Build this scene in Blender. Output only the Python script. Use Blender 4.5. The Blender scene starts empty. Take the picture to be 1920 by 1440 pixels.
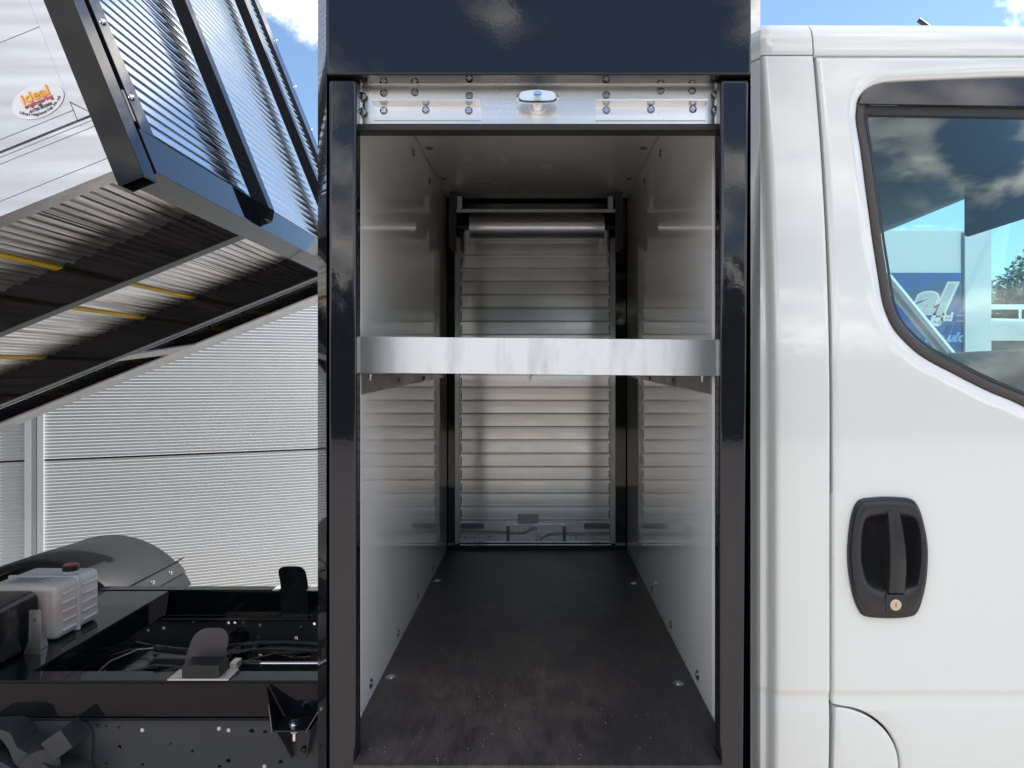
import bpy, bmesh, math, random
import numpy as np
from mathutils import Vector, Matrix

random.seed(7)
C = bpy.context.scene.collection
SC = bpy.context.scene
# ------------------------------------------------------------------ camera, sky, sun, exposure
H = 1.65                       # eye height above the yard; all shapes below are given relative to eye height
FPX, CX, CY = 1400.0, 1008.0, 701.0
cam_d = bpy.data.cameras.new("camera"); cam = bpy.data.objects.new("camera", cam_d); C.objects.link(cam)
cam.location = (0, 0, H); cam.rotation_euler = (math.radians(90), 0, 0)
cam_d.sensor_width = 36; cam_d.lens = FPX/1920*36
cam_d.shift_x = (960-CX)/1920; cam_d.shift_y = (CY-720)/1920
cam_d.clip_start = 0.05; cam_d.clip_end = 2000
SC.camera = cam

SUN_EL, SUN_AZ = 47.0, 72.0    # sun stands behind the truck (azimuth measured from +Y towards +X)
W = bpy.data.worlds.new("World"); SC.world = W; W.use_nodes = True
nt = W.node_tree; N = nt.nodes; L = nt.links
for n in list(N): N.remove(n)
out = N.new("ShaderNodeOutputWorld"); bg = N.new("ShaderNodeBackground"); L.new(bg.outputs[0], out.inputs[0])
sky = N.new("ShaderNodeTexSky"); sky.sky_type = 'NISHITA'; sky.sun_disc = False
sky.sun_elevation = math.radians(SUN_EL); sky.sun_rotation = math.radians(SUN_AZ); sky.air_density = 1.1; sky.dust_density = 0.1; sky.ozone_density = 3.5
tc = N.new("ShaderNodeTexCoord"); sep = N.new("ShaderNodeSeparateXYZ"); L.new(tc.outputs['Generated'], sep.inputs[0])
def wm(op, a, b=None, c=None):
    m = N.new("ShaderNodeMath"); m.operation = op
    for i, v in enumerate((a, b, c)):
        if v is None: continue
        if isinstance(v, (int, float)): m.inputs[i].default_value = v
        else: L.new(v, m.inputs[i])
    return m.outputs[0]
zz = wm('ADD', wm('MAXIMUM', sep.outputs[2], 0.0), 0.28)
comb = N.new("ShaderNodeCombineXYZ"); L.new(wm('DIVIDE', sep.outputs[0], zz), comb.inputs[0]); L.new(wm('DIVIDE', sep.outputs[1], zz), comb.inputs[1])
comb.inputs[2].default_value = 3.1
nz = N.new("ShaderNodeTexNoise"); nz.inputs['Scale'].default_value = 1.55; nz.inputs['Detail'].default_value = 9; nz.inputs['Roughness'].default_value = 0.63; nz.inputs['Distortion'].default_value = 0.35
L.new(comb.outputs[0], nz.inputs['Vector'])
# more cloud behind the viewer (-Y), mostly clear behind the truck
bias = wm('MULTIPLY_ADD', sep.outputs[1], -0.09, 0.0)
dens = wm('ADD', nz.outputs['Fac'], bias)
def cloud_at(v, width, amt):      # one bank of cloud standing in a given quarter of the sky
    global dens
    d = Vector(v).normalized(); dp = N.new('ShaderNodeVectorMath'); dp.operation = 'DOT_PRODUCT'; L.new(tc.outputs['Generated'], dp.inputs[0]); dp.inputs[1].default_value = d
    q = N.new('ShaderNodeMapRange'); q.interpolation_type = 'SMOOTHSTEP'; L.new(dp.outputs['Value'], q.inputs[0]); q.inputs[1].default_value = math.cos(math.radians(width)); q.inputs[2].default_value = 1; q.inputs[3].default_value = 0; q.inputs[4].default_value = amt
    dens = wm('ADD', dens, q.outputs[0])
cloud_at((-.30, 1, .56), 9, .22); cloud_at((.66, 1, .52), 5, .10); cloud_at((.60, -1, .50), 18, -.045); cloud_at((.66, -1, .56), 4, -.13); cloud_at((-.36, 1, .36), 9, -.15); cloud_at((.45, 1, .50), 8, -.12); cloud_at((-.05, -1, .50), 19, -.15)
mr = N.new("ShaderNodeMapRange"); mr.interpolation_type = 'SMOOTHSTEP'; L.new(dens, mr.inputs[0])
mr.inputs[1].default_value = 0.485; mr.inputs[2].default_value = 0.59; mr.inputs[3].default_value = 0; mr.inputs[4].default_value = 1
nz2 = N.new("ShaderNodeTexNoise"); nz2.inputs['Scale'].default_value = 4.5; nz2.inputs['Detail'].default_value = 6
L.new(comb.outputs[0], nz2.inputs['Vector'])
cr = N.new("ShaderNodeMapRange"); L.new(nz2.outputs['Fac'], cr.inputs[0]); cr.inputs[1].default_value = .36; cr.inputs[2].default_value = .62; cr.inputs[3].default_value = .0; cr.inputs[4].default_value = 1.0
cc = N.new("ShaderNodeMixRGB"); L.new(cr.outputs[0], cc.inputs[0]); cc.inputs[1].default_value = (5.0, 5.0, 5.2, 1); cc.inputs[2].default_value = (17.0, 16.6, 15.8, 1)
mx = N.new("ShaderNodeMixRGB"); L.new(mr.outputs[0], mx.inputs[0]); L.new(sky.outputs[0], mx.inputs[1]); L.new(cc.outputs[0], mx.inputs[2])
L.new(mx.outputs[0], bg.inputs[0]); bg.inputs[1].default_value = 0.11

sl = bpy.data.lights.new("sun", 'SUN'); sl.energy = 3.5; sl.angle = math.radians(0.5); sl.color = (1, .96, .9)
so = bpy.data.objects.new("sun", sl); C.objects.link(so)
el, az = math.radians(SUN_EL), math.radians(SUN_AZ)
sd = Vector((math.sin(az)*math.cos(el), math.cos(az)*math.cos(el), math.sin(el)))
so.rotation_euler = sd.to_track_quat('Z', 'Y').to_euler(); so.location = (0, 0, 30)
SC.view_settings.view_transform = 'Standard'; SC.view_settings.look = 'None'; SC.view_settings.gamma = 1
SC.view_settings.exposure = 0.88
SC.cycles.use_denoising = True
SC.cycles.max_bounces = 10; SC.cycles.glossy_bounces = 6; SC.cycles.diffuse_bounces = 5
SC.cycles.sample_clamp_indirect = 6; SC.cycles.caustics_reflective = False

# ------------------------------------------------------------------ materials
def mat(name, col, rough=.5, metal=0., bump=None, coat=0., spec=.5, var=None, rvar=None, sub=0., aniso=0., tan=None):
    """bump = (scale xyz, strength, distance); var = (scale xyz, colour2, lo, hi); rvar = (scale xyz, lo, hi)"""
    m = bpy.data.materials.new(name); m.use_nodes = True; t = m.node_tree; n = t.nodes; l = t.links; b = n['Principled BSDF']
    b.inputs['Base Color'].default_value = (*col, 1); b.inputs['Roughness'].default_value = rough; b.inputs['Metallic'].default_value = metal
    b.inputs['Specular IOR Level'].default_value = spec; b.inputs['Coat Weight'].default_value = coat; b.inputs['Coat Roughness'].default_value = .03
    b.inputs['Anisotropic'].default_value = aniso
    if sub: b.inputs['Subsurface Weight'].default_value = sub; b.inputs['Subsurface Radius'].default_value = (.03, .03, .03)
    if tan:
        cx = n.new('ShaderNodeCombineXYZ')
        for i in range(3): cx.inputs[i].default_value = tan[i]
        l.new(cx.outputs[0], b.inputs['Tangent'])
    tc = n.new('ShaderNodeTexCoord')
    def noise(sc, det=5, rg=.6):
        mp = n.new('ShaderNodeMapping'); mp.inputs['Scale'].default_value = sc; l.new(tc.outputs['Object'], mp.inputs[0])
        z = n.new('ShaderNodeTexNoise'); z.inputs['Scale'].default_value = 1; z.inputs['Detail'].default_value = det; z.inputs['Roughness'].default_value = rg
        l.new(mp.outputs[0], z.inputs['Vector']); return z.outputs['Fac']
    if var:
        f = noise(var[0]); r = n.new('ShaderNodeMapRange'); l.new(f, r.inputs[0]); r.inputs[1].default_value = var[2]; r.inputs[2].default_value = var[3]
        x = n.new('ShaderNodeMixRGB'); l.new(r.outputs[0], x.inputs[0]); x.inputs[1].default_value = (*col, 1); x.inputs[2].default_value = (*var[1], 1)
        l.new(x.outputs[0], b.inputs['Base Color'])
    if rvar:
        f = noise(rvar[0]); r = n.new('ShaderNodeMapRange'); l.new(f, r.inputs[0]); r.inputs[1].default_value = .3; r.inputs[2].default_value = .7
        r.inputs[3].default_value = rvar[1]; r.inputs[4].default_value = rvar[2]; l.new(r.outputs[0], b.inputs['Roughness'])
    if bump:
        f = noise(bump[0], 3, .5); u = n.new('ShaderNodeBump'); u.inputs['Strength'].default_value = bump[1]; u.inputs['Distance'].default_value = bump[2]
        l.new(f, u.inputs['Height']); l.new(u.outputs[0], b.inputs['Normal'])
        if coat: l.new(u.outputs[0], b.inputs['Coat Normal'])
    return m
M = {}
M['black_gloss'] = mat('black_gloss', (.010, .010, .014), .035, bump=((120, 120, 120), .055, .0006), spec=.55)
M['black_under'] = mat('black_paint_deep', (.008, .008, .010), .06, bump=((110, 110, 110), .05, .0006), spec=.22)
M['black_satin'] = mat('black_satin', (.012, .012, .014), .22, bump=((300, 300, 300), .2, .0005), rvar=((6, 6, 6), .15, .35))
M['black_matt'] = mat('black_matt', (.016, .016, .017), .55, bump=((400, 400, 400), .3, .0005))
M['chassis'] = mat('chassis_paint', (.045, .047, .055), .34, bump=((500, 500, 500), .3, .0004), var=((9, 9, 9), (.04, .038, .036), .5, .8))
M['rubber'] = mat('rubber', (.015, .015, .015), .45)
M['seal'] = mat('weather_seal', (.055, .045, .042), .5)
M['plastic'] = mat('handle_plastic', (.017, .017, .020), .38, bump=((900, 900, 900), .25, .0003))
M['white_paint'] = mat('white_paint', (.74, .75, .735), .12, coat=1.0, bump=((14, 14, 14), .05, .002))
M['liner'] = mat('white_liner', (.88, .87, .86), .05, spec=.8, rvar=((5, 5, 5), .015, .04))
M['liner_ceiling'] = mat('ceiling_liner', (.88, .86, .85), .22, spec=.5, rvar=((5, 5, 5), .18, .3))
M['alu_lip'] = mat('aluminium_lip', (.90, .90, .91), .42, 1., aniso=.3, tan=(0, 0, 1),  var=((28, 10, 5), (.66, .67, .70), .50, .78))
M['alu_x'] = mat('aluminium_brushed', (.90, .90, .90), .3, 1., aniso=.8, tan=(0, 0, 1),  rvar=((6, 6, 9), .24, .36), var=((2.5, 3, 170), (.78, .79, .82), .35, .75))
M['alu_slat'] = mat('aluminium_slats', (.70, .69, .68), .19, 1., aniso=.95, tan=(0, 0, 1), rvar=((8, 8, 10), .16, .23), var=((2.5, 3, 170), (.60, .585, .57), .35, .75))
M['alu_side'] = mat('aluminium_side', (.66, .66, .68), .34, 1., aniso=.7, tan=(-.3746, 0, .9272), bump=((2, 200, 200), .2, .0003), rvar=((2, 30, 40), .28, .45), var=((1.5, 8, 30), (.56, .56, .58), .4, .7))
M['alu_polish'] = mat('aluminium_polished', (.86, .87, .88), .12, 1., rvar=((14, 3, 14), .08, .2))
M['alu_floor'] = mat('aluminium_floor', (.93, .93, .94), .42, 1., rvar=((34, 1.2, 34), .34, .52), var=((30, 1.6, 30), (.50, .50, .51), .42, .68))  # colour streaks imitate the light and dark bands along the ribs
M['alu_grey'] = mat('aluminium_dull', (.48, .48, .49), .4, 1., rvar=((20, 20, 20), .3, .5))
M['chrome'] = mat('chrome', (.88, .89, .91), .14, 1.)
M['cast_chrome'] = mat('cast_chrome', (.90, .91, .92), .3, 1.)
M['zinc'] = mat('zinc', (.60, .61, .63), .28, 1.)
M['zinc_dark'] = mat('zinc_dark', (.20, .21, .22), .3, 1.)
M['brass'] = mat('lock_face', (.62, .52, .42), .4, .6)
M['yellow'] = mat('yellow_sealant', (.80, .56, .04), .5, var=((40, 6, 40), (.60, .40, .03), .45, .7))
M['grey_plastic'] = mat('mudguard_plastic', (.014, .0145, .017), .5, bump=((500, 500, 500), .3, .0005))
M['paddle'] = mat('grey_paddle', (.075, .068, .075), .55)
M['plate_white'] = mat('zinc_plate', (.72, .68, .62), .4, .3)
M['plate_grey'] = mat('lock_plate_steel', (.36, .36, .37), .4, .5)
M['can'] = mat('can_plastic', (.86, .82, .81), .35, sub=.25, var=((0.5, 0.5, 9), (.82, .70, .66), .45, .6))
M['red'] = mat('red_cap', (.45, .03, .03), .4)
M['label'] = mat('paper_label', (.78, .78, .80), .5)
M['label_grey'] = mat('plate_label', (.50, .48, .48), .35, .8, var=((260, 260, 120), (.18, .18, .18), .54, .58))
M['ink'] = mat('ink', (.05, .05, .07), .5)
M['orange'] = mat('sticker_orange', (.85, .22, .02), .4)
M['gold'] = mat('sticker_gold', (.85, .50, .04), .4)
M['redink'] = mat('sticker_red', (.45, .05, .05), .4)
M['headliner'] = mat('headliner', (.16, .165, .16), .85)
M['dash'] = mat('dashboard', (.012, .012, .013), .5)
M['sign_blue'] = mat('sign_blue', (.02, .10, .42), .35, var=((.8, .8, 2.2), (.04, .10, .20), .4, .6))
M['sign_cyan'] = mat('sign_cyan', (.16, .42, .80), .35)
M['sign_silver'] = mat('sign_silver', (.55, .58, .58), .35)
M['sign_line'] = mat('sign_line', (.80, .84, .84), .4)
M['sign_dark'] = mat('sign_dark', (.02, .05, .10), .4)
M['tyre'] = mat('tyre', (.02, .02, .02), .75, bump=((60, 60, 60), .3, .003))
M['bark'] = mat('bark', (.10, .075, .05), .9, bump=((20, 20, 5), .6, .02))
M['leaf'] = mat('leaf', (.045, .085, .022), .55, var=((1.2, 1.2, 1.2), (.085, .12, .035), .4, .65))
M['leaf_dark'] = mat('leaf_dark', (.028, .05, .016), .6, var=((.8, .8, .8), (.05, .075, .022), .4, .65))

def clad_material():
    m = mat('silver_cladding', (.67, .685, .69), .42, 0., var=((.9, .9, .5), (.60, .62, .62), .4, .7)); return m
M['clad'] = clad_material()

def glass_material(name, tint, fres=1.5, boost=1.0):
    m = bpy.data.materials.new(name); m.use_nodes = True; t = m.node_tree; n = t.nodes; l = t.links; n.clear()
    o = n.new('ShaderNodeOutputMaterial'); x = n.new('ShaderNodeMixShader'); tr = n.new('ShaderNodeBsdfTransparent'); g = n.new('ShaderNodeBsdfGlossy')
    tr.inputs[0].default_value = (*tint, 1); g.inputs['Roughness'].default_value = .0; g.inputs[0].default_value = (.95, 1, .96, 1)
    fr = n.new('ShaderNodeFresnel'); fr.inputs[0].default_value = fres; mm = n.new('ShaderNodeMath'); mm.operation = 'MULTIPLY'; mm.inputs[1].default_value = boost
    l.new(fr.outputs[0], mm.inputs[0]); l.new(mm.outputs[0], x.inputs[0]); l.new(tr.outputs[0], x.inputs[1]); l.new(g.outputs[0], x.inputs[2]); l.new(x.outputs[0], o.inputs[0])
    return m
M['glass'] = glass_material('tinted_glass', (.80, .94, .97), 1.5, .85)
M['glass_front'] = glass_material('windscreen_glass', (.90, .97, .97), 1.45, .1)
M['band'] = mat('window_band', (.045, .040, .042), .05, spec=.8)

def floor_material():
    m = mat('phenolic_floor', (.030, .026, .028), .42); t = m.node_tree; n = t.nodes; l = t.links; b = n['Principled BSDF']
    tc = n.new('ShaderNodeTexCoord')
    def noise(sc, det, rg, dist=0):
        mp = n.new('ShaderNodeMapping'); mp.inputs['Scale'].default_value = sc; l.new(tc.outputs['Object'], mp.inputs[0])
        z = n.new('ShaderNodeTexNoise'); z.inputs['Scale'].default_value = 1; z.inputs['Detail'].default_value = det; z.inputs['Roughness'].default_value = rg; z.inputs['Distortion'].default_value = dist
        l.new(mp.outputs[0], z.inputs['Vector']); return z.outputs['Fac']
    d = noise((26, 9, 9), 9, .74, .2); big = noise((3.2, 2.2, 2), 4, .6)
    mu = n.new('ShaderNodeMath'); mu.operation = 'MULTIPLY'; l.new(d, mu.inputs[0]); l.new(big, mu.inputs[1])
    r = n.new('ShaderNodeMapRange'); l.new(mu.outputs[0], r.inputs[0]); r.inputs[1].default_value = .21; r.inputs[2].default_value = .38
    x = n.new('ShaderNodeMixRGB'); l.new(r.outputs[0], x.inputs[0]); x.inputs[1].default_value = (.024, .021, .024, 1); x.inputs[2].default_value = (.078, .067, .062, 1)
    # specks of dust and grit
    v = n.new('ShaderNodeTexVoronoi'); v.inputs['Scale'].default_value = 26; l.new(tc.outputs['Object'], v.inputs['Vector'])
    lt = n.new('ShaderNodeMath'); lt.operation = 'LESS_THAN'; l.new(v.outputs['Distance'], lt.inputs[0]); lt.inputs[1].default_value = .045
    gt = n.new('ShaderNodeMath'); gt.operation = 'GREATER_THAN'; sepc = n.new('ShaderNodeSeparateColor'); l.new(v.outputs['Color'], sepc.inputs[0]); l.new(sepc.outputs[0], gt.inputs[0]); gt.inputs[1].default_value = .95
    m2 = n.new('ShaderNodeMath'); m2.operation = 'MULTIPLY'; l.new(lt.outputs[0], m2.inputs[0]); l.new(gt.outputs[0], m2.inputs[1])
    x2 = n.new('ShaderNodeMixRGB'); l.new(m2.outputs[0], x2.inputs[0]); l.new(x.outputs[0], x2.inputs[1]); x2.inputs[2].default_value = (.45, .42, .38, 1)
    l.new(x2.outputs[0], b.inputs['Base Color'])
    w1 = n.new('ShaderNodeTexWave'); w1.bands_direction = 'X'; w1.inputs['Scale'].default_value = 75; l.new(tc.outputs['Object'], w1.inputs['Vector'])
    w2 = n.new('ShaderNodeTexWave'); w2.bands_direction = 'Y'; w2.inputs['Scale'].default_value = 75; l.new(tc.outputs['Object'], w2.inputs['Vector'])
    ad = n.new('ShaderNodeMath'); ad.operation = 'ADD'; l.new(w1.outputs['Fac'], ad.inputs[0]); l.new(w2.outputs['Fac'], ad.inputs[1])
    u = n.new('ShaderNodeBump'); u.inputs['Strength'].default_value = .35; u.inputs['Distance'].default_value = .0008; l.new(ad.outputs[0], u.inputs['Height']); l.new(u.outputs[0], b.inputs['Normal'])
    return m
M['floor'] = floor_material()
M['yard'] = mat('yard_concrete', (.49, .445, .395), .9, bump=((30, 30, 30), .4, .01), var=((.25, .25, .25), (.41, .37, .33), .4, .65))

# ------------------------------------------------------------------ mesh helpers
TH = math.radians(22.0); CT, ST = math.cos(TH), math.sin(TH)
def T(p): u, v, w = p; return (u*CT - w*ST, v, u*ST + w*CT)      # the raised tipper body's own axes
def PX(px, py, Y): return ((px-CX)/FPX*Y, Y, (CY-py)/FPX*Y)

class MB:
    def __init__(s, tf=None): s.v = []; s.f = []; s.m = []; s.tf = tf; s.mi = 0
    def add(s, vs, fs):
        o = len(s.v); s.v += [tuple(s.tf(p)) if s.tf else tuple(p) for p in vs]; s.f += [tuple(o+i for i in f) for f in fs]; s.m += [s.mi]*len(fs); return s
    def box(s, x0, x1, y0, y1, z0, z1):
        return s.add([(x0,y0,z0),(x1,y0,z0),(x1,y1,z0),(x0,y1,z0),(x0,y0,z1),(x1,y0,z1),(x1,y1,z1),(x0,y1,z1)],
                     [(3,2,1,0),(4,5,6,7),(0,1,5,4),(1,2,6,5),(2,3,7,6),(3,0,4,7)])
    def prism(s, poly, axis, a, b):
        """poly = 2-D points; axis 'x': (y,z), 'y': (x,z), 'z': (x,y); extruded from a to b"""
        def mk(p, t): return {'x': (t, p[0], p[1]), 'y': (p[0], t, p[1]), 'z': (p[0], p[1], t)}[axis]
        n = len(poly); vs = [mk(p, a) for p in poly] + [mk(p, b) for p in poly]
        fs = [tuple(range(n)), tuple(range(2*n-1, n-1, -1))] + [(i, i+n, (i+1) % n+n, (i+1) % n) for i in range(n)]
        return s.add(vs, fs)
    def strip(s, prof, axis, a, b, nseg=1):
        """open profile extruded as a sheet"""
        def mk(p, t): return {'x': (t, p[0], p[1]), 'y': (p[0], t, p[1]), 'z': (p[0], p[1], t)}[axis]
        n = len(prof); vs = []
        for k in range(nseg+1): vs += [mk(p, a+(b-a)*k/nseg) for p in prof]
        fs = [(k*n+i, k*n+i+1, (k+1)*n+i+1, (k+1)*n+i) for k in range(nseg) for i in range(n-1)]
        return s.add(vs, fs)
    def cyl(s, p0, p1, r, n=16, r1=None, cap=True):
        p0 = Vector(p0); p1 = Vector(p1); d = (p1-p0).normalized(); a = d.orthogonal().normalized(); b = d.cross(a); r1 = r if r1 is None else r1
        vs = [tuple(p0+(a*math.cos(t)+b*math.sin(t))*r) for t in [2*math.pi*i/n for i in range(n)]] + [tuple(p1+(a*math.cos(t)+b*math.sin(t))*r1) for t in [2*math.pi*i/n for i in range(n)]]
        fs = [(i, (i+1) % n, (i+1) % n+n, i+n) for i in range(n)]
        if cap: fs += [tuple(range(n-1, -1, -1)), tuple(range(n, 2*n))]
        return s.add(vs, fs)
    def lathe(s, p0, d, prof, n=20):
        """prof = (radius, height along d)"""
        p0 = Vector(p0); d = Vector(d).normalized(); a = d.orthogonal().normalized(); b = d.cross(a); vs = []; fs = []
        for r, h in prof:
            for i in range(n):
                t = 2*math.pi*i/n; vs.append(tuple(p0+d*h+(a*math.cos(t)+b*math.sin(t))*max(r, 1e-5)))
        for k in range(len(prof)-1):
            fs += [(k*n+i, k*n+(i+1) % n, (k+1)*n+(i+1) % n, (k+1)*n+i) for i in range(n)]
        fs.append(tuple(range(n-1, -1, -1))); fs.append(tuple(range((len(prof)-1)*n, len(prof)*n)))
        return s.add(vs, fs)
    def tube(s, pts, r, n=8, rf=None):
        pts = [Vector(p) for p in pts]; vs = []; fs = []; up = Vector((.13, .2, 1)).normalized()
        for k, p in enumerate(pts):
            d = (pts[min(k+1, len(pts)-1)]-pts[max(k-1, 0)]).normalized(); a = d.cross(up)
            if a.length < .05: a = d.cross(Vector((1, 0, 0)))
            a.normalize(); b = d.cross(a); rr = rf(k) if rf else r
            vs += [tuple(p+(a*math.cos(2*math.pi*i/n)+b*math.sin(2*math.pi*i/n))*rr) for i in range(n)]
        for k in range(len(pts)-1):
            fs += [(k*n+i, k*n+(i+1) % n, (k+1)*n+(i+1) % n, (k+1)*n+i) for i in range(n)]
        fs.append(tuple(range(n))); fs.append(tuple(range((len(pts)-1)*n, len(pts)*n)))
        return s.add(vs, fs)
    def grid(s, rows):
        n = len(rows[0]); vs = [p for r in rows for p in r]
        return s.add(vs, [(k*n+i, k*n+i+1, (k+1)*n+i+1, (k+1)*n+i) for k in range(len(rows)-1) for i in range(n-1)])
    def build(s, name, m, parent=None, bevel=0, seg=2, origin=None, smooth=35, recalc=True, thick=0):
        """one mesh object; shapes are relative to eye height, objects hang on their parent's base"""
        org = Vector(origin) if origin is not None else Vector((0, 0, 0))
        me = bpy.data.meshes.new(name); me.from_pydata([tuple(Vector(p)-org) for p in s.v], [], s.f)
        ms = m if isinstance(m, (list, tuple)) else [m]
        for q in ms: me.materials.append(M[q] if isinstance(q, str) else q)
        me.polygons.foreach_set('material_index', s.m)
        if recalc or bevel or thick:
            bm = bmesh.new(); bm.from_mesh(me)
            if recalc: bmesh.ops.recalc_face_normals(bm, faces=bm.faces)
            if bevel:
                es = [e for e in bm.edges if len(e.link_faces) == 2 and e.calc_face_angle(0) > math.radians(30)]
                bmesh.ops.bevel(bm, geom=es, offset=bevel, segments=seg, affect='EDGES', profile=.5, clamp_overlap=True)
            if thick: bmesh.ops.solidify(bm, geom=bm.faces[:], thickness=thick)
            bm.to_mesh(me); bm.free()
        me.polygons.foreach_set('use_smooth', [True]*len(me.polygons)); me.set_sharp_from_angle(angle=math.radians(smooth)); me.update()
        o = bpy.data.objects.new(name, me); C.objects.link(o)
        if bevel: wn = o.modifiers.new('weighted_normals', 'WEIGHTED_NORMAL'); wn.keep_sharp = True; wn.weight = 80
        place(o, org, parent); return o

BASE = {}
def world_loc(o):
    p = Vector(o.location); q = o.parent
    while q: p = p+Vector(q.location); q = q.parent
    return p
def place(o, org, parent):
    wl = Vector((org[0], org[1], org[2]+H))
    if parent is not None: o.parent = parent; o.location = wl-world_loc(parent)
    else: o.location = wl
def thing(name, label, cat, base, group=None):
    o = bpy.data.objects.new(name, None); o.empty_display_size = .2; C.objects.link(o); o.location = (base[0], base[1], base[2]+H)
    o['label'] = label; o['category'] = cat
    if group: o['group'] = group
    return o
def tag(o, label, cat, group=None):
    o['label'] = label; o['category'] = cat
    if group: o['group'] = group
    return o
def copy_at(o, org, parent=None, rot=None):
    c = o.copy(); C.objects.link(c); c.parent = None; place(c, Vector(org), parent if parent is not None else o.parent)
    if rot is not None: c.rotation_euler = rot
    return c
def rounded(poly, n=200, r=0):
    """resample a closed 2-D outline through a Catmull-Rom curve"""
    P = [Vector((p[0], p[1])) for p in poly]; m = len(P); o = []
    for i in range(m):
        a, b, c, d = P[i-1], P[i], P[(i+1) % m], P[(i+2) % m]
        for k in range(6):
            t = k/6; o.append(.5*((2*b)+(c-a)*t+(2*a-5*b+4*c-d)*t*t+(3*b-a-3*c+d)*t**3))
    L_ = [0]
    for i in range(len(o)): L_.append(L_[-1]+(o[(i+1) % len(o)]-o[i]).length)
    res = []; j = 0
    for k in range(n):
        s_ = L_[-1]*k/n
        while L_[j+1] < s_: j += 1
        t = (s_-L_[j])/max(L_[j+1]-L_[j], 1e-9); p = o[j].lerp(o[(j+1) % len(o)], t); res.append((p.x, p.y))
    return res
def text_obj(name, string, size, m, parent, mtx, shear=0, bold=0, extrude=.0004, align='CENTER', sx=1.0):
    cu = bpy.data.curves.new(name, 'FONT'); cu.body = string; cu.size = size; cu.shear = shear; cu.offset = bold; cu.extrude = extrude; cu.align_x = align
    tmp = bpy.data.objects.new('tmp', cu); C.objects.link(tmp); bpy.context.view_layer.update()
    me = bpy.data.meshes.new_from_object(tmp.evaluated_get(bpy.context.evaluated_depsgraph_get())); bpy.data.objects.remove(tmp)
    me.transform(Matrix.Diagonal((sx, 1, 1, 1))); me.transform(mtx); me.materials.clear(); me.materials.append(M[m]); me.name = name
    o = bpy.data.objects.new(name, me); C.objects.link(o); place(o, (0, 0, 0), parent); return o
def facing(x, y, z, ang=0):   # text plane that faces the viewer (-Y), baseline turned by ang
    return Matrix.Translation((x, y, z)) @ Matrix.Rotation(-ang, 4, 'Y') @ Matrix.Rotation(math.radians(90), 4, 'X')

# ------------------------------------------------------------------ ground and far setting
g = MB(); g.add([(-400, -400, -H), (400, -400, -H), (400, 400, -H), (-400, 400, -H)], [(0, 1, 2, 3)])
o = g.build('ground', 'yard'); o['kind'] = 'structure'

# clad building behind the truck
W0 = Vector((-1.475, 5.0)); WD = Vector((.910, .415)).normalized(); WN = Vector((WD.y, -WD.x))
def WT(p): s_, d, z = p; q = W0+WD*s_+WN*d; return (q.x, q.y, z)     # along the wall, proud of it, height
bld = thing('clad_building', 'building clad in fine ribbed silver sheet behind the truck', 'building', (W0.x, W0.y, -H))
def ribs(z0, z1, pitch, depth):
    pr = []; z = z0; pitch = (z1-z0)/round((z1-z0)/pitch)
    while z < z1-pitch*.5:
        pr += [(0, z), (-depth, z+pitch*.5)]; z += pitch
    pr.append((0, z)); return pr
for (z0, z1) in ((-1.60, -.509), (-.498, .60), (.611, 1.30)):
    for (s0, s1) in ((-4.2, -1.640), (-1.545, 3.6)):
        w = MB(WT); pr = ribs(z0, z1, .0193, .0036)
        w.add([(s0, p[0], p[1]) for p in pr]+[(s1, p[0], p[1]) for p in pr], [(i, i+1, i+1+len(pr), i+len(pr)) for i in range(len(pr)-1)])
        w.box(s0, s1, -.06, -.008, z0, z1-.001)
        w.build('wall_panel', 'clad', bld, recalc=False, smooth=20)
w = MB(WT)
w.box(-1.640, -1.606, -.03, .012, -1.62, 1.29); w.box(-1.604, -1.582, -.03, .006, -1.62, 1.29); w.box(-1.578, -1.545, -.03, .014, -1.62, 1.29)
w.build('panel_trim', 'clad', bld, bevel=.001)
w = MB(WT); w.box(-4.2, 3.6, -6, -.061, -1.65, 1.28); w.build('wall', 'black_matt', bld)
w = MB(WT); w.box(-4.25, 3.65, -6.05, .04, 1.305, 1.38); w.build('roof', 'clad', bld, bevel=.004)
w = MB(WT); w.box(-4.2, -1.65, -.05, .006, -1.65, -1.61); w.box(-1.54, 3.6, -.05, .006, -1.65, -1.61); w.build('plinth', 'grey_plastic', bld)

# ------------------------------------------------------------------ the truck
truck = thing('tipper_truck', 'white tipper truck with raised aluminium body, open black tool locker and white cab', 'truck', (0, 2.5, -H))

# ---- screws shared by the locker
def screw_master(parent, org, r=.0062, name='screw'):
    s = MB(); s.mi = 0; s.lathe((0, 0, 0), (0, -1, 0), [(r, 0), (r, .0008), (r*.82, .0022), (r*.4, .003)], 18)
    s.mi = 1
    for a in range(4):
        t = a*math.pi/4+.2; dx, dz = math.cos(t), math.sin(t); px, pz = -dz, dx; wd = r*.13; ln = r*(.80 if a % 2 == 0 else .55)
        s.add([(dx*ln+px*wd, -.0027, dz*ln+pz*wd), (-dx*ln+px*wd, -.0027, -dz*ln+pz*wd), (-dx*ln-px*wd, -.0027, -dz*ln-pz*wd), (dx*ln-px*wd, -.0027, dz*ln-pz*wd),
               (dx*ln*.9+px*wd, -.0035, dz*ln*.9+pz*wd), (-dx*ln*.9+px*wd, -.0035, -dz*ln*.9+pz*wd), (-dx*ln*.9-px*wd, -.0035, -dz*ln*.9-pz*wd), (dx*ln*.9-px*wd, -.0035, dz*ln*.9-pz*wd)],
              [(4, 5, 6, 7), (0, 1, 5, 4), (1, 2, 6, 5), (2, 3, 7, 6), (3, 0, 4, 7)])
    o = s.build(name, ['zinc_dark', 'chrome'], None); o.location = (0, 0, 0)
    o.parent = parent; place(o, Vector(org), parent); return o
FZ, BZ = -.95, .98         # locker outside height range
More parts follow.
